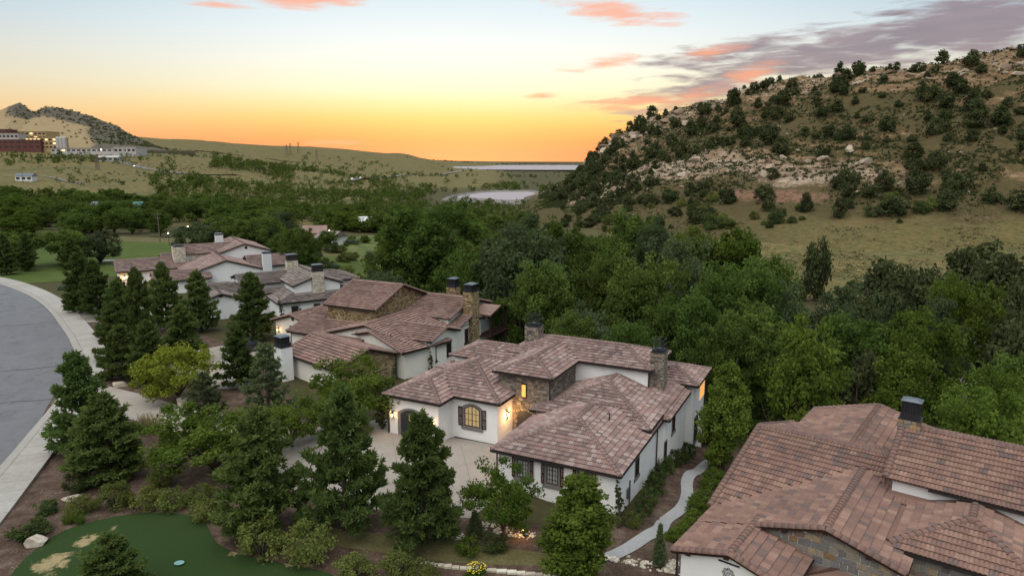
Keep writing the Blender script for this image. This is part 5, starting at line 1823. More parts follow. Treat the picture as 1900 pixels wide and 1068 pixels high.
for gi, (kd, x, y, zt, wd) in enumerate(GULCH):
    if kd == 'cot' and gi % 4 == 2:
        kd = 'willow'
    wd *= 1.15
    h = zt - gz(x, y)
    far = y > 158
    sp_ = 'fresh green broadleaf tree' if kd == 'bright' else 'greyish green willow-like tree' if kd == 'willow' else 'large dark green cottonwood'
    if x < -100:
        lb, gr = 'leafy tree beside the far lawn road, beyond the street bend', 'trees beside the far lawn road'
    elif x < -45:
        lb, gr = 'leafy dark green tree behind the far gabled house', 'trees behind the far gabled house'
    else:
        pl_ = ('at the edge of the shrubby meadow' if x < -14 else 'behind the twin capped chimneys of the stone gable house' if x < 12 and y > 100 else 'just behind the rear roof of the stucco house' if x < 22 and y < 101
               else 'at the far rim of the gulch below the hill grass' if y > 125 else 'in the deep gulch beyond the curving path tree' if x < 36 else 'in the gulch behind the terracotta house chimney' if y < 82 else 'in the gulch beside the dark juniper edge')
        lb, gr = sp_ + ' ' + pl_, sp_.split()[0] + ' trees ' + pl_
    plant(kd, x, y, h, wd, lb, 'tree', gr)
for kd, x, y, zt, wd in [('jun', 68.7, 125, 7.9, 11), ('jun', 71.8, 120, 8.1, 10.6), ('jun', 104.6, 150, 9.1, 13.1), ('jun', 96.6, 145, 8.5, 9.3), ('jun', 91.4, 125, 9.4, 10), ('jun', 72.2, 160, 8.3, 7.6), ('jun', 50, 95, 3.3, 7), ('jun', 42.8, 80, 3.5, 5.9),
                         ('jun', 72.3, 100, 7, 8.9), ('jun', 74.6, 115, 6.1, 7.4), ('jun', 66.3, 88, 5, 7.9), ('jun', 59.9, 105, 6.1, 7.6), ('jun', 82.8, 110, 6.9, 7.1), ('jun', 82, 130, 6, 8), ('jun', 110, 140, 8, 9)]:
    plant(kd, x, y, max(3.0, zt - gz(x, y)), wd, 'dense dark juniper at the gulch edge below the dry field', 'juniper', 'junipers along the gulch edge', name='juniper')
# undergrowth filling the gulch floor
urng = random.Random(17)
house_keep = [(-2, 60, 26), (-20, 92, 22), (-35, 118, 20), (-70, 148, 26), (24, 47, 20), (3, 64, 18), (12, 62, 12)]
cnt = 0
tries = 0
while cnt < 190 and tries < 6000:
    tries += 1
    t_ = urng.random()
    y = 58 + 120 * t_
    x = urng.uniform(-32 + .9 * max(0, 110 - y) * .9, 100)
    g = gz(x, y)
    if g > -3.6 or any(math.hypot(x - a, y - b) < r_ * .8 for a, b, r_ in house_keep) or x > .74 * y + 4:
        continue
    wd = urng.uniform(2.5, 6)
    plant(urng.choice(['dshrub', 'dshrub', 'dshrub', 'shrub', 'lshrub', 'jun']), x, y, wd * urng.uniform(.6, 1.0), wd, 'rough green thicket bush on the gulch floor', 'bush', 'thicket bushes in the gulch', name='thicket_bush')
    cnt += 1
# bushes on the grassy slope below the nose of the hill
brng = random.Random(41)
for k in range(75):
    y = brng.uniform(165, 400)
    x = y * brng.uniform(-.06, .16)
    wd = brng.uniform(3, 8.5)
    z = max(gz(x, y), -12)
    plant(brng.choice(['dshrub', 'shrub', 'lshrub', 'jun', 'dshrub']), x, y, wd * brng.uniform(.55, .9), wd, 'green bush on the grassy slope below the nose of the rocky hill', 'bush', 'bushes below the nose of the hill', name='slope_bush')
# dead snags
for k, (x, y, s_) in enumerate(((66, 98, 1.0), (58.5, 86, .8), (55, 78, .7))):
    sn = MB()
    rg = random.Random(k)
    z = gz(x, y)
    top = (x + 1.2 * s_, y, z + 9 * s_)
    sn.tube([(x, y, z - .3), (x + .3, y, z + 4 * s_), top], [.3, .2, .05], 6)
    for q in range(14):
        f = .45 + .5 * q / 14
        bx, bz = x + .3 + .9 * f * s_, z + 9 * s_ * f
        a = rg.random() * 6.28
        l = rg.uniform(1.5, 3.2) * s_
        p1 = (bx + l * .6 * cos(a), y + l * .6 * sin(a), bz + l * .3)
        p2 = (bx + l * cos(a + .3), y + l * sin(a + .3), bz + l * .7)
        sn.tube([(bx, y, bz), p1, p2], [.07, .045, .015], 4)
        sn.tube([p1, (p1[0] + l * .4 * cos(a - .9), p1[1] + l * .4 * sin(a - .9), p1[2] + l * .35)], [.04, .01], 3)
    tag(sn.build('dead_tree', 'bark_pale'), ('bare pale snag rising above the dark junipers', 'bare pale snag leaning over the gulch thicket', 'short bleached stump with bare limbs in the gulch')[k], 'dead tree')

# ------------------------------------------------------------------ junipers and bushes on the rocky hill
hrng = random.Random(3)
HS = []
def hill_at(s_, t_):
    p = loft(np.array([s_]), np.array([t_]))[0]
    return float(p[0]), float(p[1]), float(p[2])
for (s_, t_, wd, hh) in [(3.55, .08, 8.5, 6.5), (2.15, .10, 9.5, 7), (4.55, .09, 5, 6.5), (5.6, .14, 6, 5.5), (5.1, .09, 5, 5.5), (4.2, .06, 5, 6), (3.1, .11, 8, 6.5), (3.0, .17, 7, 6), (3.35, .2, 8, 8), (3.6, .24, 6, 8), (2.5, .15, 6, 5),
                       (4.05, .17, 6, 6), (6.3, .2, 6, 5), (6.6, .16, 7, 5), (5.9, .03, 4.5, 3.5), (7.0, .13, 7, 4)]:
    HS.append((s_, t_, wd * 1.6, hh * 1.5))
tries = 0
while len(HS) < 330 and tries < 40000:
    tries += 1
    s_ = hrng.uniform(.6, 10.6)
    t_ = hrng.uniform(.12, 1.04)
    dens = .30 + .55 * (t_ > .5) + .25 * (t_ > .85)
    if .26 < t_ < .46 and 3.6 < s_ < 9:
        dens *= .35
    if t_ < .26 and s_ < 3.0:
        dens *= .5
    if hrng.random() > dens:
        continue
    wd = hrng.choice((hrng.uniform(5, 9), hrng.uniform(8, 15))) * (1.0 if t_ < .9 else .85)
    if any(abs(a - s_) * 30 + abs(b - t_) * 190 < (wd + c_) * .36 for a, b, c_, d_ in HS):
        continue
    HS.append((s_, t_, wd, wd * hrng.uniform(.65, 1.0)))
for (s_, t_, wd, hh) in HS:
    x, y, z = hill_at(s_, t_)
    if y < 180 or x > .80 * y:
        continue
    kd = 'hilljun'
    crest = t_ > .93
    plant(kd, x, y, hh, wd, 'juniper bush along the skyline of the rocky hill' if crest else 'dark juniper on the upper slope of the rocky hill' if t_ > .5 else 'dark juniper around the pale rock band of the hill' if t_ > .24 else 'dark juniper at the grassy foot of the rocky hill', 'juniper', 'junipers along the hill crest' if crest else 'junipers on the upper hillside' if t_ > .5 else 'junipers around the rock band' if t_ > .24 else 'junipers at the hill foot', name='hill_juniper', z=z - .25, single=True)
# low scrub too small to count
rs = np.random.RandomState(8)
n = 24000
S_ = rs.uniform(.3, 11, n); T_ = rs.uniform(.05, 1.02, n)
kp = (fbm(S_ * 2.2, T_ * 9, 3) + .25 * (T_ > .3) - .5 * (T_ < .13) > -.08 + .3 * rs.rand(n))
S_, T_ = S_[kp], T_[kp]
Pp = loft(S_, T_)
ok = Pp[:, 0] < .8 * Pp[:, 1]
Pp = Pp[ok] + np.array([0, 0, .35])
V, F, rn = leaves(rs, Pp, rs.uniform(.6, 2.4, len(Pp)) * (rs.rand(len(Pp)) * .6 + .5), 11, .85, flat_=.6)
o = mesh_obj('scrub', V, F, 'leaf_scrub', rnd=rn, kind='stuff')
o['label'] = 'low scrub speckled over the rocky hillside'; o['category'] = 'scrub'
# sandstone blocks: outcrop band, crest and loose stones
def rock_mesh(seed, n=3):
    import bmesh
    bm = bmesh.new()
    bmesh.ops.create_icosphere(bm, subdivisions=n, radius=1)
    rg = np.random.RandomState(seed)
    pl = [(rg.normal(size=3), rg.uniform(.42, .8)) for _ in range(15)]
    for v in bm.verts:
        c_ = np.array(v.co)
        for nn, d in pl:
            u_ = nn / np.linalg.norm(nn)
            dd = c_ @ u_
            if dd > d:
                c_ = c_ - u_ * (dd - d)
        v.co = c_ * (1 + rg.normal() * .018)
    me = bpy.data.meshes.new('boulder')
    bm.to_mesh(me); bm.free()
    at = me.attributes.new('rnd', 'FLOAT', 'FACE')
    at.data.foreach_set('value', np.full(len(me.polygons), rg.rand(), dtype=np.float32))
    return me
RK = [rock_mesh(k) for k in range(8)]
for me in RK:
    me.materials.append(MATS['rock'])
rrng = random.Random(21)
spots = []
for _ in range(70):
    spots.append((rrng.uniform(6.2, 9.4), rrng.uniform(.84, 1.0), rrng.uniform(2, 6.5)))
for _ in range(60):
    spots.append((rrng.uniform(.8, 6.2), rrng.uniform(.86, 1.0), rrng.uniform(1.5, 4.5)))
for _ in range(85):
    spots.append((rrng.uniform(3.7, 10), rrng.gauss(.37, .07), rrng.uniform(1, 4.5)))
for _ in range(60):
    spots.append((rrng.uniform(1, 9), rrng.uniform(.2, .8), rrng.uniform(.6, 1.6)))
for (s_, t_, r_) in spots:
    x, y, z = hill_at(s_, t_)
    if x > .8 * y:
        continue
    o = bpy.data.objects.new('sandstone_block', rrng.choice(RK))
    COL.objects.link(o)
    o.location = (x, y, z + r_ * .05)
    o.scale = (r_ * rrng.uniform(.8, 1.5), r_ * rrng.uniform(.7, 1.2), r_ * rrng.uniform(.45, .8))
    o.rotation_euler = (rrng.uniform(-.3, .3), rrng.uniform(-.3, .3), rrng.random() * 6.28)
    lb = 'weathered sandstone block in the ledges along the hill crest' if t_ > .82 else ('pale sandstone block in the rock band across the hillside' if .22 < t_ < .55 and s_ > 3.6 else 'loose sandstone block lying on the hillside')
    tag(o, lb, 'rock', lb[:28].strip() + ' group')

# ------------------------------------------------------------------ valley trees
vr_ = random.Random(31)
VT = []
def vplace(px, Y, hgt, wd, kd='cot'):
    x = (px - 950) / 1288 * Y
    VT.append((kd, x, Y, hgt, wd))
for k in range(330):
    Y = vr_.uniform(205, 430)
    px = vr_.uniform(0, 930)
    if Y < 300 and 250 < px < 700 and vr_.random() < .75:
        continue
    if Y < 255 and px < 330:
        continue
    if 520 < px < 720 and Y < 330:
        continue
    vplace(px, Y, vr_.uniform(6, 11), vr_.uniform(8, 15), vr_.choice(['cot', 'cot', 'bright']))
for px, Y, h, wd in ((105, 330, 9, 9), (185, 330, 10, 8), (205, 335, 10, 12), (230, 345, 9, 10), (265, 345, 9, 9), (120, 345, 9, 12), (355, 345, 9, 10), (310, 400, 8, 9), (80, 330, 8, 8), (350, 620, 9, 9), (368, 600, 8, 10), (560, 210, 9, 9), (600, 250, 8, 8), (555, 160, 9, 8)):
    vplace(px, Y, h, wd)
for kd, x, y, h, wd in VT:
    p = PR[kd][vr_.randrange(3)]
    z = gz(x, y)
    q_ = ('near the teal roofed barn' if 305 < y < 385 and -280 < x < -170 else 'bordering the dry field slope' if y > 340 and x < -60 else 'along the far lawn' if y < 300 and x < -90 else 'around the valley houses and meadow' if y < 330 else 'in the valley wood before the pond')
    cl_ = 'lighter green' if kd == 'bright' else 'dark green'
    plant(kd, x, y, h, wd, cl_ + ' broadleaf tree ' + q_, 'tree', cl_ + ' trees ' + q_, z=z - .3)
# the far wood that reads as one mass
rs = np.random.RandomState(77)
C, Rd = [], []
def woods(n, px0, px1, y0, y1, hmin, hmax, keep=None):
    k = 0
    while k < n:
        Y = y0 + (y1 - y0) * rs.rand() ** 1.2
        px = rs.uniform(px0, px1)
        x = (px - 950) / 1288 * Y
        if keep is not None and not keep(x, Y, px):
            k += 1
            continue
        h = rs.uniform(hmin, hmax)
        z = gz(x, Y)
        wd = h * rs.uniform(.45, .75)
        for q in range(9):
            d = rs.normal(size=3); d /= np.linalg.norm(d)
            C.append((x + d[0] * wd * .65, Y + d[1] * wd * .65, z + h * .45 + d[2] * h * .38)); Rd.append(wd * .42)
        k += 1
def in_pond(x, y):
    return -85 < x < 50 and 575 < y < 840
woods(420, 0, 1000, 330, 480, 6, 10, lambda x, y, p: fbm(x / 40., y / 40., 2) > -.25 and not (150 < p < 300 and 335 < y < 385) and not (p < 330 and y > 400))
woods(760, 280, 1120, 420, 720, 5, 9, lambda x, y, p: not in_pond(x, y) and fbm(x / 50., y / 60., 2) > -.3)
woods(640, 480, 1130, 640, 1150, 5, 9, lambda x, y, p: not in_pond(x, y) and fbm(x / 80., y / 90., 2) > -.12)
woods(260, 560, 1150, 1150, 2300, 6, 10, lambda x, y, p: fbm(x / 150., y / 160., 2) > .0)
woods(90, 395, 540, 830, 960, 7, 11, lambda x, y, p: True)
woods(150, 0, 330, 770, 900, 4, 7.5, lambda x, y, p: fbm(x / 40., y / 30., 2) > -.1)
woods(140, 100, 700, 480, 900, 3, 6, lambda x, y, p: fbm(x / 60., y / 50., 2) > .15)
woods(190, 280, 760, 900, 1700, 4, 8, lambda x, y, p: fbm(x / 110., y / 90., 3) > .02)
woods(60, 0, 560, 900, 1500, 4, 7, lambda x, y, p: fbm(x / 150., y / 160., 2) > .25)
woods(130, 800, 1120, 2200, 2950, 5, 11, lambda x, y, p: fbm(x / 120., y / 200., 2) > -.1)
woods(160, 800, 1090, 7700, 9000, 10, 22, lambda x, y, p: True)
woods(90, 700, 1000, 2400, 4200, 5, 10, lambda x, y, p: fbm(x / 200., y / 200., 2) > .1)
C = np.array(C); Rd = np.array(Rd)
V, F, rn = leaves(rs, C, Rd, 14, 1.0, flat_=.9)
# leaf size grows with crown size
ctr = np.repeat(V.reshape(-1, 4, 3).mean(1), 4, 0)
V = ctr + (V - ctr) * np.repeat(np.repeat(Rd, 14), 4)[:, None] * .62
o = mesh_obj('far_wood', V, F, 'leaf_cotton', rnd=rn, kind='stuff')
o['label'] = 'continuous dark wood filling the valley floor towards the lake'; o['category'] = 'wood'
# dark scrub on the far hill
rs = np.random.RandomState(5)
i = rs.randint(20, 90, 1500); j = rs.randint(60, 290, 1500)
kk = rs.rand(1500) < np.clip(rk2[i, j] + .03, 0, 1)
Pp = pp_[i[kk], j[kk]]
V, F, rn = leaves(rs, Pp + np.array([0, 0, 1.0]), rs.uniform(1.5, 3.5, len(Pp)), 12, 2.2, flat_=.7)
o = mesh_obj('far_scrub', V, F, 'leaf_juniper', rnd=rn, kind='stuff')
o['label'] = 'dark scrub covering the ridge of the far hill'; o['category'] = 'scrub'

# bushes along the foot of the hill
frng = random.Random(58)
for k in range(90):
    s_ = frng.uniform(3.2, 9.8); t_ = frng.uniform(-.10, .16)
    if s_ < 4.5 and t_ < .03:
        continue
    x, y, z = hill_at(s_, t_)
    wd = frng.uniform(3, 9)
    plant(frng.choice(['hilljun', 'dshrub', 'hilljun', 'shrub']), x, y, wd * frng.uniform(.55, .9), wd, 'green bush in the broken scrub along the foot of the rocky hill', 'bush', 'bushes along the foot of the hill', name='foot_bush', z=z - .3)
# scattered brush on the dry fields, too small to count
rs = np.random.RandomState(15)
n = 5200
yy_ = rs.uniform(300, 1500, n); px_ = rs.uniform(-20, 800, n); xx_ = (px_ - 950) / 1288 * yy_
k_ = fbm(xx_ / 70., yy_ / 90., 3) > -.02 + .3 * rs.rand(n)
Pp = np.stack([xx_[k_], yy_[k_], gzv(xx_[k_], yy_[k_]) + .5], 1)
V, F, rn = leaves(rs, Pp, rs.uniform(.8, 2.4, len(Pp)), 12, 1.1, flat_=.6)
o = mesh_obj('field_brush', V, F, 'leaf_scrub', rnd=rn, kind='stuff')
o['label'] = 'low brush speckled over the dry fields'; o['category'] = 'brush'
# brush and grass tufts on the grassy field at the foot of the rocky hill
def field_brush(n, mat, thr, lo, hi, per, size, label, name):
    S_ = rs.uniform(.2, 9.5, n); T_ = rs.uniform(-.16, .16, n)
    P_ = loft(S_, T_)
    yy_ = rs.uniform(150, 262, n); xx_ = yy_ * rs.uniform(.02, .78, n)
    Q_ = np.stack([xx_, yy_, gzv(xx_, yy_)], 1)
    P_ = np.concatenate([P_, Q_])
    k_ = (fbm(P_[:, 0] / 14., P_[:, 1] / 14., 3) > thr + .3 * rs.rand(len(P_))) & (P_[:, 0] < .8 * P_[:, 1])
    P_ = P_[k_] + np.array([0, 0, lo * .4])
    V, F, rn = leaves(rs, P_, rs.uniform(lo, hi, len(P_)), per, size, flat_=.5)
    o = mesh_obj(name, V, F, mat, rnd=rn, kind='stuff')
    o['label'] = label; o['category'] = 'brush'
field_brush(2600, 'leaf_scrub', .02, .4, 1.3, 12, .5, 'low green brush on the grassy field below the rocky hill', 'meadow_brush')
field_brush(9000, 'leaf_drygrass', -.12, .3, .9, 7, .45, 'dry grass tufts on the field below the rocky hill', 'grass_tufts')
# bushes over the shrubby meadow behind the houses
mrng = random.Random(12)
for k in range(70):
    Y = mrng.uniform(160, 300)
    x = Y * (mrng.uniform(505, 720) - 950) / 1288
    wd = mrng.uniform(2.2, 6.5)
    plant(mrng.choice(['dshrub', 'shrub', 'lshrub', 'sage', 'lshrub']), x, Y, wd * mrng.uniform(.45, .75), wd, 'low bush in the green meadow behind the grey roofed house', 'bush', 'bushes in the meadow', name='meadow_bush')


# ------------------------------------------------------------------ garden shrubs, stones, small things
SH = [ # kind, x, y, w, h, label
    ('shrub', -32.5, 47.6, 2.7, 1.6, 'olive green clipped shrub at the street end of the lawn row'),
    ('shrub', -30.2, 48.3, 3.0, 2.5, 'tall olive green shrub, second in the row behind the lawn'),
    ('shrub', -27.8, 48.2, 2.9, 2.1, 'olive green shrub, third in the row behind the lawn'),
    ('shrub', -25.9, 48.2, 2.7, 2.0, 'olive green shrub, fourth in the row behind the lawn'),
    ('shrub', -24.2, 49.2, 2.5, 1.8, 'olive green shrub, last of the row behind the lawn'),
    ('shrub', -22.7, 46.7, 2.8, 2.0, 'olive green shrub where the lawn edge turns to the court'),
    ('shrub', -28.8, 52.0, 2.6, 1.7, 'pale olive shrub alone on the mulch behind the row'),
    ('shrub', -32.6, 52.7, 2.4, 1.5, 'greyish shrub at the foot of the broad bushy pine'),
    ('dshrub', -34.9, 51.1, 2.4, 2.1, 'dark shrub beneath the broad bushy pine'),
    ('dshrub', -35.2, 47.6, 2.2, 1.1, 'low dark juniper mat beside the sidewalk edge'),
    ('dshrub', -33.9, 44.3, 3.4, 1.3, 'long low juniper mat behind the tan boulder'),
    ('shrub', -16.8, 41.9, 3.9, 3.3, 'big rounded hedge shrub at the lawn edge, yellow tipped'),
    ('shrub', -13.4, 41.2, 3.7, 3.4, 'big rounded hedge shrub beside the tallest pine'),
    ('shrub', -9.9, 39.3, 3.2, 1.9, 'olive shrub by the hedge shrubs, street end of the stone edging'),
    ('shrub', -7.1, 39.8, 3.0, 2.1, 'olive shrub at the start of the stone edging'),
    ('shrub', -5.5, 39.2, 2.4, 1.5, 'small olive shrub next to the yellow flowers'),
    ('lshrub', -3.0, 42.3, 2.2, 1.5, 'leafy green shrub at the foot of the small blue spruce'),
    ('dshrub', -1.2, 42.6, 2.1, 1.5, 'dark green rounded shrub in front of the garden spotlight'),
    ('shrub', 8.9, 46.5, 1.6, 1.3, 'light shrub at the corner of the garage wing'),
    ('sage', -49.2, 82.2, 3.2, 2.0, 'blue grey grass clump at the driveway corner'),
    ('dshrub', -40.8, 75.8, 4.4, 1.7, 'spreading dark shrub under the yellow green maple'),
    ('sage', -44.3, 77.4, 2.4, 1.3, 'grey green shrub beside the flat boulder'),
    ('lshrub', -60.5, 101.0, 4.0, 2.2, 'bright green mound in the street bed'),
    ('sage', -58.8, 97.3, 2.4, 1.3, 'silvery mound in the street bed'),
    ('sage', -56.6, 94.2, 2.2, 1.3, 'silvery mound next to the yellow flowers by the street'),
    ('shrub', -59.6, 98.8, 1.6, .9, 'yellowish small shrub between silvery mounds'),
    ('dshrub', -80.5, 122.0, 3.2, 1.6, 'dark rounded bush by the third driveway'),
    ('sage', -93, 139.0, 4.0, 1.6, 'grey sage bush on the grass at the street bend'),
    ('lshrub', -92, 143.5, 5.0, 2.2, 'green bush on the grass at the street bend'),
    ('lshrub', -17.5, 62.0, 2.6, 1.6, 'yellow green shrub beside the motor court entrance'),
    ('shrub', -14.3, 62.6, 2.2, 1.5, 'small olive shrub at the garage bay corner'),
    ('dshrub', -31.5, 59.5, 3.0, 2.0, 'dark shrub at the side of the first driveway'),
]
for kd, x, y, wd, h, lb in SH:
    plant(kd, x, y, h, wd, lb, 'shrub')
# dark shrubs along the side wall of house one and clipped balls beside the path
sr = random.Random(4)
for k, (x, y, wd, h) in enumerate(((10.3, 49.4, 1.9, 1.6), (11.2, 51.8, 2.0, 1.8), (12.1, 54.2, 2.2, 1.9), (13.1, 56.6, 2.2, 1.9), (14.2, 58.9, 2.2, 2.0), (15.5, 61.4, 2.2, 2.0), (16.8, 64.2, 2.2, 2.0), (18.2, 66.8, 2.2, 2.0), (9.6, 47.4, 1.5, 1.2))):
    plant('dshrub', x, y, h, wd, 'dark shrub planted along the white side wall', 'shrub', 'dark shrubs along the side wall')
for k, (x, y, wd) in enumerate(((19.4, 60.6, 2.0), (18.4, 58.6, 2.0), (17.5, 56.6, 2.0), (16.4, 54.4, 2.0), (15.6, 52.8, 1.9), (14.9, 51.2, 1.9), (14.2, 49.6, 1.8), (13.4, 48.2, 1.8), (12.6, 46.8, 1.7), (11.7, 45.4, 1.6), (18.9, 56.2, 2.0), (17.0, 52.0, 2.2))):
    plant('lshrub', x, y, wd * .62, wd, 'rounded green shrub on the outer side of the curving path', 'shrub', 'rounded shrubs beside the curving path')
for k, (x, y, h, kd) in enumerate(((-36.2, 63.6, 1.8, 0), (-35.0, 63.2, 2.0, 0), (-36.6, 62.4, 1.4, 1), (-59.2, 100.2, 1.5, 0), (-31.6, 60.6, 1.0, 0))):
    plant('grass', x, y, h, h * .8, 'tuft of feathery ornamental grass at the driveway edge', 'grass', 'ornamental grass tufts', var=kd)
for k, (x, y, h) in enumerate(((-32.4, 46.0, .9), (-31.6, 46.0, .7))):
    plant('grass', x, y, h, h * 1.1, 'iris-like green tuft on the mulch at the lawn edge', 'plant', 'green tufts at the lawn edge', var=1, name='leafy_plant')
# yellow flowers
for k, (x, y, wd, lb) in enumerate(((-2.3, 39.6, 1.7, 'clump of yellow flowers beside the stone edging'), (-55.0, 93.0, 1.4, 'yellow flowering clump in the street bed'))):
    r_ = plant('lshrub', x, y, wd * .5, wd, lb, 'flowers', name='flower_clump')
    fl = MB()
    fr_ = random.Random(k)
    for q in range(70):
        a, rr = fr_.random() * 6.28, fr_.random() ** .5 * .5
        px_, py_, pz_ = rr * cos(a), rr * sin(a), .75 + .28 * (1 - rr * rr * 3)
        s_ = .035
        fl.poly([(px_ - s_, py_, pz_), (px_, py_ - s_, pz_ + .01), (px_ + s_, py_, pz_), (px_, py_ + s_, pz_ + .02)])
    fl.build('petals', 'flower_yellow', r_)
# boulders
BM = [rock_mesh(50 + k) for k in range(4)]
for me in BM:
    me.materials.append(MATS['boulder'])
for k, (x, y, sx_, sy_, sz_, rz, lb) in enumerate(((-32.9, 43.2, 1.15, .6, .8, .7, 'tan craggy boulder at the corner of the lawn'), (-34.3, 49.6, .9, .5, .5, .3, 'white rock behind the first olive shrub'),
        (-46.4, 77.4, 1.1, .8, .6, .2, 'flat grey boulder at the driveway mouth'), (-35.6, 70.2, 1.0, .8, .9, .4, 'upright tan boulder under the yellow green maple'),
        (-72.5, 118.2, 1.6, 1.0, .7, .2, 'tan boulder by the third driveway'), (-78.5, 119.0, 1.8, 1.2, .9, 0, 'dark rounded boulder at the street corner'), (-53.2, 90.3, 1.1, .8, .8, 0, 'brown boulder at the second driveway mouth'))):
    o = bpy.data.objects.new('boulder', BM[k % 4]); COL.objects.link(o)
    o.location = (x, y, gz(x, y) + sz_ * .25); o.scale = (sx_, sy_, sz_); o.rotation_euler = (.1, .12, rz)
    tag(o, lb, 'boulder')
for k in range(26):
    x, y = rrng.uniform(60, 84), rrng.uniform(84, 108)
    if x > .76 * y + 4 or x < .66 * y:
        continue
    o = bpy.data.objects.new('boulder', BM[k % 4]); COL.objects.link(o)
    r_ = rrng.uniform(.6, 1.7)
    o.location = (x, y, gz(x, y) + r_ * .4 + .8); o.scale = (r_ * 1.2, r_, r_ * .8); o.rotation_euler = (.2, .1, rrng.random() * 6)
    tag(o, 'grey boulder tumbled at the gulch edge', 'boulder', 'boulders at the gulch edge')
# dry stream of river stones (uncountable cobbles)
def cobbles(name, poly_pts, n, lo, hi, label):
    mb = MB()
    rg = random.Random(len(name) + n)
    for _ in range(n):
        (x0, y0), (x1, y1), wd = rg.choice(poly_pts)
        t_ = rg.random()
        x = x0 + (x1 - x0) * t_ + rg.uniform(-wd, wd); y = y0 + (y1 - y0) * t_ + rg.uniform(-wd, wd)
        r_ = rg.uniform(lo, hi)
        z = gz(x, y) + .05
        a = rg.random() * 3
        P = []
        for (dx, dy, dz) in ((1, 0, 0), (0, 1, 0), (-1, 0, 0), (0, -1, 0), (.5, .5, .6), (-.5, .5, .6), (-.5, -.5, .6), (.5, -.5, .6)):
            xx, yy = dx * cos(a) - dy * sin(a) * .7, dx * sin(a) + dy * cos(a) * .7
            P.append((x + xx * r_ * 1.2, y + yy * r_, z + dz * r_))
        mb.mesh(P, [(0, 1, 4), (1, 5, 4), (1, 2, 5), (2, 6, 5), (2, 3, 6), (3, 7, 6), (3, 0, 7), (0, 4, 7), (4, 5, 6, 7)], rg.random())
    o = mb.build(name, 'stone_pale', kind='stuff')
    o['label'] = label; o['category'] = 'stones'
cobbles('river_stones', [((-2.4, 46.0), (1.5, 44.4), .6), ((-4.5, 44.6), (-3.5, 44.2), .4)], 170, .07, .19, 'pale river stones below the motor court')
cobbles('river_stones', [((8.0, 42.0), (10.6, 41.0), .5), ((10.4, 41.0), (11.0, 42.0), .35), ((5.8, 42.4), (8.0, 41.8), .3)], 240, .06, .17, 'pale river stones around the narrow blue spruce')
# scattered bark chips on the mulch
mb = MB(); rg = random.Random(66)
for _ in range(4200):
    x, y = rg.uniform(-40, -14), rg.uniform(40, 66)
    if x < -40.0 + (55 - y) * .36 + 1.2:
        continue
    r_ = rg.uniform(.02, .055); a = rg.random() * 6.28; z = gz(x, y) + .035
    if any(abs(x + 24) < 8 and y < 47.4 for _ in (0,)):
        continue
    u_ = (cos(a) * r_ * 1.8, sin(a) * r_ * 1.8); v_ = (-sin(a) * r_ * .6, cos(a) * r_ * .6)
    mb.poly([(x - u_[0], y - u_[1], z), (x + v_[0], y + v_[1], z + .02), (x + u_[0], y + u_[1], z + rg.random() * .05), (x - v_[0], y - v_[1], z + .01)], rg.random())
o = mb.build('bark_chips', 'bark_chip', kind='stuff'); o['label'] = 'loose bark chips over the mulch by the sidewalk'; o['category'] = 'mulch'
# stone edging at the bottom of the garden, stone by stone
ed = empty('stone_edging', (-6, 38.9, 0)); tag(ed, 'low edging of pale stones in front of the olive shrubs', 'edging')
x = -6.6
while x < 3.2:
    L = rng.uniform(.35, .7)
    y = 40.75 - .15 * (x + 5)
    b = MB(); b.box(0, L - .03, -.16, .16, -.12, .15 + rng.uniform(-.02, .03), rng.random())
    b.v = [(vx + x + 6 + rng.uniform(-.02, .02), vy + y - 38.9 + rng.uniform(-.02, .02), vz + gz(x, y)) for vx, vy, vz in b.v]
    b.build('edging_stone', 'stone_pale', ed)
    x += L
# irrigation box lid on the lawn
lid = MB(); lid.tube([(0, 0, .04), (0, 0, .07)], .26, 18); lid.v = [(a * 1.25, b, c_) for a, b, c_ in lid.v]
lo_ = lid.build('valve_box', 'lid_green'); lo_.location = (-21.9, 40.9, .03); tag(lo_, 'oval pale green utility lid set in the lawn', 'lid')
lid2 = MB(); lid2.box(-.3, .3, -.22, .22, 0, .08); lo2 = lid2.build('valve_box', 'lid_green'); lo2.location = (-29.6, 56.6, .03); lo2.rotation_euler = (0, 0, .4); tag(lo2, 'rectangular green valve box lid on the mulch', 'lid')
# garden spotlight
sp = empty('garden_light', (.8, 44.4, gz(.8, 44.4))); tag(sp, 'lit garden spotlight glowing under the light green tree', 'light')
b = MB(); b.tube([(0, 0, -.1), (0, 0, .35)], .025, 6); b.tube([(0, 0, .32), (-.03, .04, .52)], [.06, .085], 8); b.build('housing', 'metal_dark', sp)
b = MB(); b.tube([(-.03, .04, .525), (-.04, .05, .56)], [.08, .05], 8); b.build('lamp_lens', 'lamp_glow', sp)
ld = bpy.data.lights.new('spotlight', 'POINT'); ld.energy = 40; ld.color = (1, .55, .18); ld.shadow_soft_size = .06
lo = bpy.data.objects.new('spotlight', ld); COL.objects.link(lo); lo.parent = sp; lo.location = (-.1, -.1, .75)

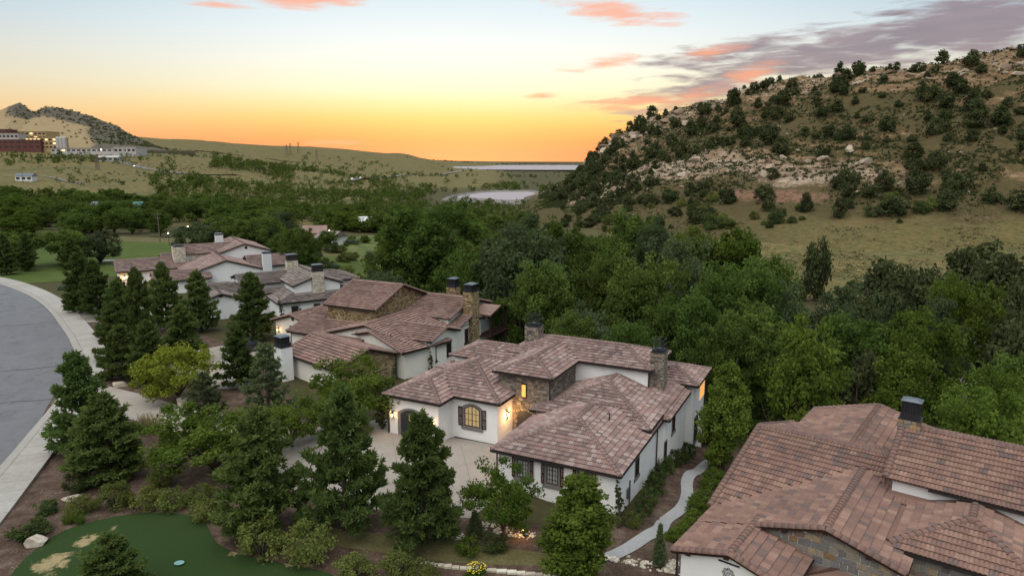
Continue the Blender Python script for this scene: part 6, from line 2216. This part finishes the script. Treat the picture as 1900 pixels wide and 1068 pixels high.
# ------------------------------------------------------------------ parked car by the second driveway
car = empty('parked_car', (-37.6, 92.5, .06), R(20)); tag(car, 'dark estate car parked on the second driveway behind the narrow pine', 'car')
body = MB()
prof = [(-2.3, .35), (-2.32, .8), (-2.2, 1.0), (-1.9, 1.05), (-1.65, 1.55), (-1.3, 1.66), (.3, 1.66), (.75, 1.5), (1.25, 1.08), (2.1, .95), (2.3, .75), (2.32, .35)]
for i in range(len(prof)):
    j = (i + 1) % len(prof)
    w0 = .92 if prof[i][1] < 1.1 else .76
    w1 = .92 if prof[j][1] < 1.1 else .76
    body.poly([(prof[i][0], -w0, prof[i][1]), (prof[j][0], -w1, prof[j][1]), (prof[j][0], w1, prof[j][1]), (prof[i][0], w0, prof[i][1])])
for sg in (-1, 1):
    low = [p for p in prof if p[1] < 1.1]
    body.poly([(p[0], sg * .92, p[1]) for p in low])
    body.poly([(-1.9, sg * .92, 1.05), (-1.65, sg * .76, 1.55), (-1.3, sg * .76, 1.66), (.3, sg * .76, 1.66), (.75, sg * .76, 1.5), (1.25, sg * .92, 1.08)])
body.build('body', 'car_paint', car)
for sg in (-1, 1):
    g = MB(); g.poly([(-1.7, sg * .895, 1.13), (-1.5, sg * .80, 1.5), (.2, sg * .80, 1.56), (.95, sg * .895, 1.13)]); g.build('window', 'glass_dark', car)
g = MB(); g.poly([(-2.02, -.72, 1.12), (-2.02, .72, 1.12), (-1.72, .66, 1.5), (-1.72, -.66, 1.5)]); g.build('rear_window', 'glass_dark', car)
g = MB(); g.poly([(1.2, -.75, 1.14), (1.2, .75, 1.14), (.78, .66, 1.5), (.78, -.66, 1.5)]); g.build('windscreen', 'glass_dark', car)
for x in (-1.4, 1.4):
    for sg in (-1, 1):
        wv = MB(); wv.tube([(x, sg * .72, .34), (x, sg * .95, .34)], .34, 14); wo_ = wv.build('wheel', 'rubber', car)
        rv_ = MB(); rv_.tube([(x, sg * .951, .34), (x, sg * .965, .34)], .21, 10); rv_.build('rim', 'metal_roof', wo_)
rk_ = MB(); 
for sg in (-1, 1):
    rk_.tube([(-1.3, sg * .62, 1.72), (.2, sg * .62, 1.72)], .03, 5)
rk_.build('roof_rail', 'metal_roof', car)

# ------------------------------------------------------------------ far buildings
def fxy(px, Y):
    return (px - 950) / 1288 * Y
def far_block(name, label, px, Y, wd, dp, ht, mat, rz=0.0, rows=2, cols=8, lit=0.0, roofm=None, winm='glass_dark', z=None, gable=0.0, group=None):
    x = fxy(px, Y)
    zz = gz(x, Y) if z is None else z
    r_ = empty(name, (x, Y, zz), rz); tag(r_, label, 'building', group)
    b = MB(); b.box(-wd / 2, wd / 2, -dp / 2, dp / 2, -8, ht)
    b.build('wall', mat, r_)
    t_ = MB()
    if gable:
        t_.mesh([(-wd / 2 - .5, -dp / 2 - .5, ht), (wd / 2 + .5, -dp / 2 - .5, ht), (wd / 2 + .5, dp / 2 + .5, ht), (-wd / 2 - .5, dp / 2 + .5, ht), (-wd / 2 - .5, 0, ht + gable), (wd / 2 + .5, 0, ht + gable)], [(0, 1, 5, 4), (2, 3, 4, 5), (1, 2, 5), (3, 0, 4)])
    else:
        t_.box(-wd / 2 - .3, wd / 2 + .3, -dp / 2 - .3, dp / 2 + .3, ht, ht + .6)
    t_.build('roof', roofm or mat, r_)
    rg = random.Random(int(px * 7 + Y))
    for i in range(rows):
        for j in range(cols):
            cw = wd / cols
            x0 = -wd / 2 + cw * (j + .18); z0 = ht * (i + .3) / rows
            wv = MB(); wv.box(x0, x0 + cw * .64, -dp / 2 - .12, -dp / 2 - .02, z0, z0 + ht / rows * .45)
            wv.build('window', 'far_window_lit' if rg.random() < lit else winm, r_)
    return r_
m_emit('far_window_lit', (1.0, .70, .32), 1.0)
FB = 'factory blocks below the far hill'
far_block('factory_block', 'red brick factory block at the foot of the far hill', 40, 960, 75, 30, 12, 'brick_red', 0.05, 2, 9, group=FB, z=43)
far_block('factory_tower', 'dark red tower rising behind the brick factory block', 12, 985, 26, 24, 27, 'brick_red', 0, 3, 3, group=FB, z=43)
far_block('factory_office', 'white flat building in front of the red factory tower', 25, 975, 34, 16, 21, 'far_white', 0, 3, 6, group=FB, z=43)
far_block('parking_structure', 'tan open-deck parking structure, upper terrace by the far hill', 66, 1010, 60, 30, 22, 'brick_tan', 0, 4, 10, .1, group=FB, z=46)
far_block('parking_structure', 'tan lower parking deck with bright lit stair towers', 92, 965, 42, 26, 15, 'brick_tan', 0, 3, 8, .45, group=FB, z=43)
far_block('warehouse', 'long low white warehouse stretching along the far hill', 175, 905, 100, 24, 4.6, 'far_white', -.12, 1, 14, .15, roofm='metal_roof', group=FB, z=38)
far_block('warehouse', 'white warehouse end block next to the far hill slope', 244, 890, 30, 22, 6.5, 'far_white', -.12, 1, 5, group=FB, z=37)
far_block('warehouse', 'small white shed below the long warehouse', 205, 800, 22, 12, 4, 'far_white', .1, 1, 4, .2, group=FB, gable=2)
for k, px in enumerate((112, 118, 124)):
    x = fxy(px, 950); b = MB(); b.tube([(0, 0, -6), (0, 0, 15), (0, 0, 16.5)], [2.6, 2.6, .6], 12); o = b.build('silo', 'far_white'); o.location = (x, 950, 43); tag(o, 'white cylindrical silo beside the lit parking deck', 'silo', 'silos of the factory')
fl_ = far_block('barn', 'teal green roofed barn among the valley trees', 222, 352, 17, 12, 4.5, 'white_paint', .25, 1, 4, roofm='green_roof', gable=3.2)
far_block('cottage', 'small white cottage beside the teal roofed barn', 181, 352, 8, 8, 5.5, 'white_paint', .2, 1, 2, roofm='metal_roof', gable=2)
far_block('shed', 'white shed half hidden by trees east of the barn', 282, 372, 11, 7, 3.5, 'white_paint', -.1, 1, 2, roofm='white_paint', gable=1.6)
far_block('farm_house', 'white farm house alone on the dry slope', 45, 575, 13, 8, 4, 'white_paint', .1, 1, 3, roofm='metal_roof', gable=2.2)
far_block('valley_house', 'grey roofed house in the shrubby meadow below the houses', 607, 275, 8, 11, 3.2, 'stucco_cream', -.3, 1, 4, roofm='tile_house3', gable=2.4)
far_block('valley_house', 'reddish roofed house behind the trees by the meadow', 578, 285, 9, 8, 4, 'brick_tan', .2, 1, 3, roofm='tile_house2', gable=2.8)
far_block('valley_house', 'pale roofed house in the valley wood', 679, 345, 12, 10, 4.5, 'stucco', .2, 1, 3, roofm='white_paint', gable=2.6)
far_block('valley_house', 'pale cottage showing between trees near the meadow', 735, 330, 12, 6, 2.6, 'stucco', .1, 1, 3, roofm='metal_roof', gable=1.2)
# roads across the far fields
def far_road(pts, wd, mat='riprap', lift=.5, name='road'):
    P = smooth_loop(pts, 6, closed=False)
    l, r_ = offs(P, -wd / 2), offs(P, wd / 2)
    mb = MB()
    for i in range(len(P) - 1):
        mb.poly([(q[0], q[1], gz(*P[i if n_ in (0, 1) else i + 1]) + lift) for n_, q in enumerate((l[i], r_[i], r_[i + 1], l[i + 1]))])
    o = mb.build(name, mat); o['kind'] = 'structure'
far_road([(fxy(440, 545), 545), (fxy(520, 560), 560), (fxy(575, 600), 600)], 9)
far_road([(fxy(640, 900), 900), (fxy(670, 1000), 1000), (fxy(720, 1250), 1250), (fxy(800, 1600), 1600), (fxy(860, 2200), 2200)], 22)
far_road([(fxy(60, 860), 860), (fxy(180, 830), 830), (fxy(270, 760), 760), (fxy(360, 740), 740), (fxy(440, 780), 780)], 10)
far_road([(fxy(0, 600), 600), (fxy(70, 620), 620), (fxy(150, 560), 560)], 4)
far_road([(fxy(300, 1250), 1250), (fxy(400, 1400), 1400), (fxy(520, 1500), 1500), (fxy(600, 1700), 1700)], 14, 'dry_grass')
# vehicles on the far highway, each a small box body on wheels with a light
for k, (px, Y) in enumerate(((652, 930), (660, 965), (668, 1000), (735, 1300), (250, 760), (205, 812))):
    x = fxy(px, Y); v_ = empty('far_car', (x, Y, gz(x, Y) + .6)); tag(v_, 'tiny pale car on the road across the valley', 'car', 'cars on the valley road')
    b = MB(); b.box(-1, 1, -2.3, 2.3, .3, 1.0); b.box(-.85, .85, -1.4, 1.2, 1.0, 1.6); b.build('body', 'white_paint', v_)
    b = MB(); b.box(-.8, -.4, -2.36, -2.3, .6, .85); b.box(.4, .8, -2.36, -2.3, .6, .85); b.build('headlight', 'far_light', v_)
# utility poles and transmission towers
def pole(px, Y, h, label, group):
    x = fxy(px, Y); z = gz(x, Y)
    b = MB(); b.tube([(0, 0, -1), (0, 0, h)], [.22, .14], 6); b.box(-1.3, 1.3, -.07, .07, h - 1.0, h - .85)
    if h > 10: b.box(-1.0, 1.0, -.07, .07, h - 2.2, h - 2.05)
    o = b.build('utility_pole', 'pole_wood'); o.location = (x, Y, z); tag(o, label, 'pole', group)
pole(283, 245, 11, 'wooden utility pole standing above the valley trees', None)
for px, Y in ((38, 560), (30, 900), (275, 700), (335, 690), (353, 650), (545, 640), (420, 700), (190, 900), (520, 900)):
    pole(px, Y, 14, 'wooden utility pole on the dry field', 'utility poles on the field')
for px, Y in ((180, 700), (533, 1700), (540, 1750), (588, 1600), (555, 1900), (855, 4100)):
    x = fxy(px, Y); z = gz(x, Y); b = MB(); H_ = 30 if Y > 1000 else 15
    for sg in (-1, 1):
        for s2 in (-1, 1):
            b.tube([(sg * H_ * .1, s2 * H_ * .1, -1), (sg * .6, s2 * .6, H_)], .28, 4)
    for k in range(6):
        f = k / 6; wq = H_ * .1 * (1 - f) + .6 * f; f2 = (k + 1) / 6; w2 = H_ * .1 * (1 - f2) + .6 * f2
        b.tube([(-wq, -wq, H_ * f), (w2, -w2, H_ * f2)], .16, 3); b.tube([(wq, -wq, H_ * f), (-w2, -w2, H_ * f2)], .16, 3)
    for zz in (.72, .85, .97):
        b.tube([(-H_ * .16, 0, H_ * zz), (H_ * .16, 0, H_ * zz)], .22, 4)
    o = b.build('transmission_tower', 'pole_wood'); o.location = (x, Y, z); tag(o, 'steel lattice transmission tower on the far slope', 'tower', 'transmission towers')
# lit lamps seen far off
for k, (px, Y, h) in enumerate(((44, 330, 6), (69, 335, 6), (300, 235, 4), (338, 255, 5), (112, 960, 14), (190, 860, 8), (605, 268, 6))):
    x = fxy(px, Y); l_ = empty('lamp_post', (x, Y, gz(x, Y) if Y < 900 else 43)); tag(l_, 'small lit lamp post in the valley', 'lamp', 'lit lamp posts in the valley')
    b = MB(); b.tube([(0, 0, -1), (0, 0, h)], .09, 5); b.build('post', 'metal_dark', l_)
    b = MB(); s_ = .22 if Y < 500 else .8; b.tube([(0, 0, h), (0, 0, h + s_), (0, 0, h + 2 * s_)], [s_ * .4, s_, s_ * .3], 6); b.build('lamp_head', 'far_light', l_)
# street sign post on the far lawn
b = MB(); b.tube([(0, 0, 0), (0, 0, 3.2)], .09, 6); b.box(-.35, .35, -.35, .35, 2.6, 3.6); o = b.build('lamp_post', 'metal_dark'); o.location = (fxy(306, 208), 208, gz(fxy(306, 208), 208)); tag(o, 'dark unlit lantern post beside the far lawn road', 'lamp')
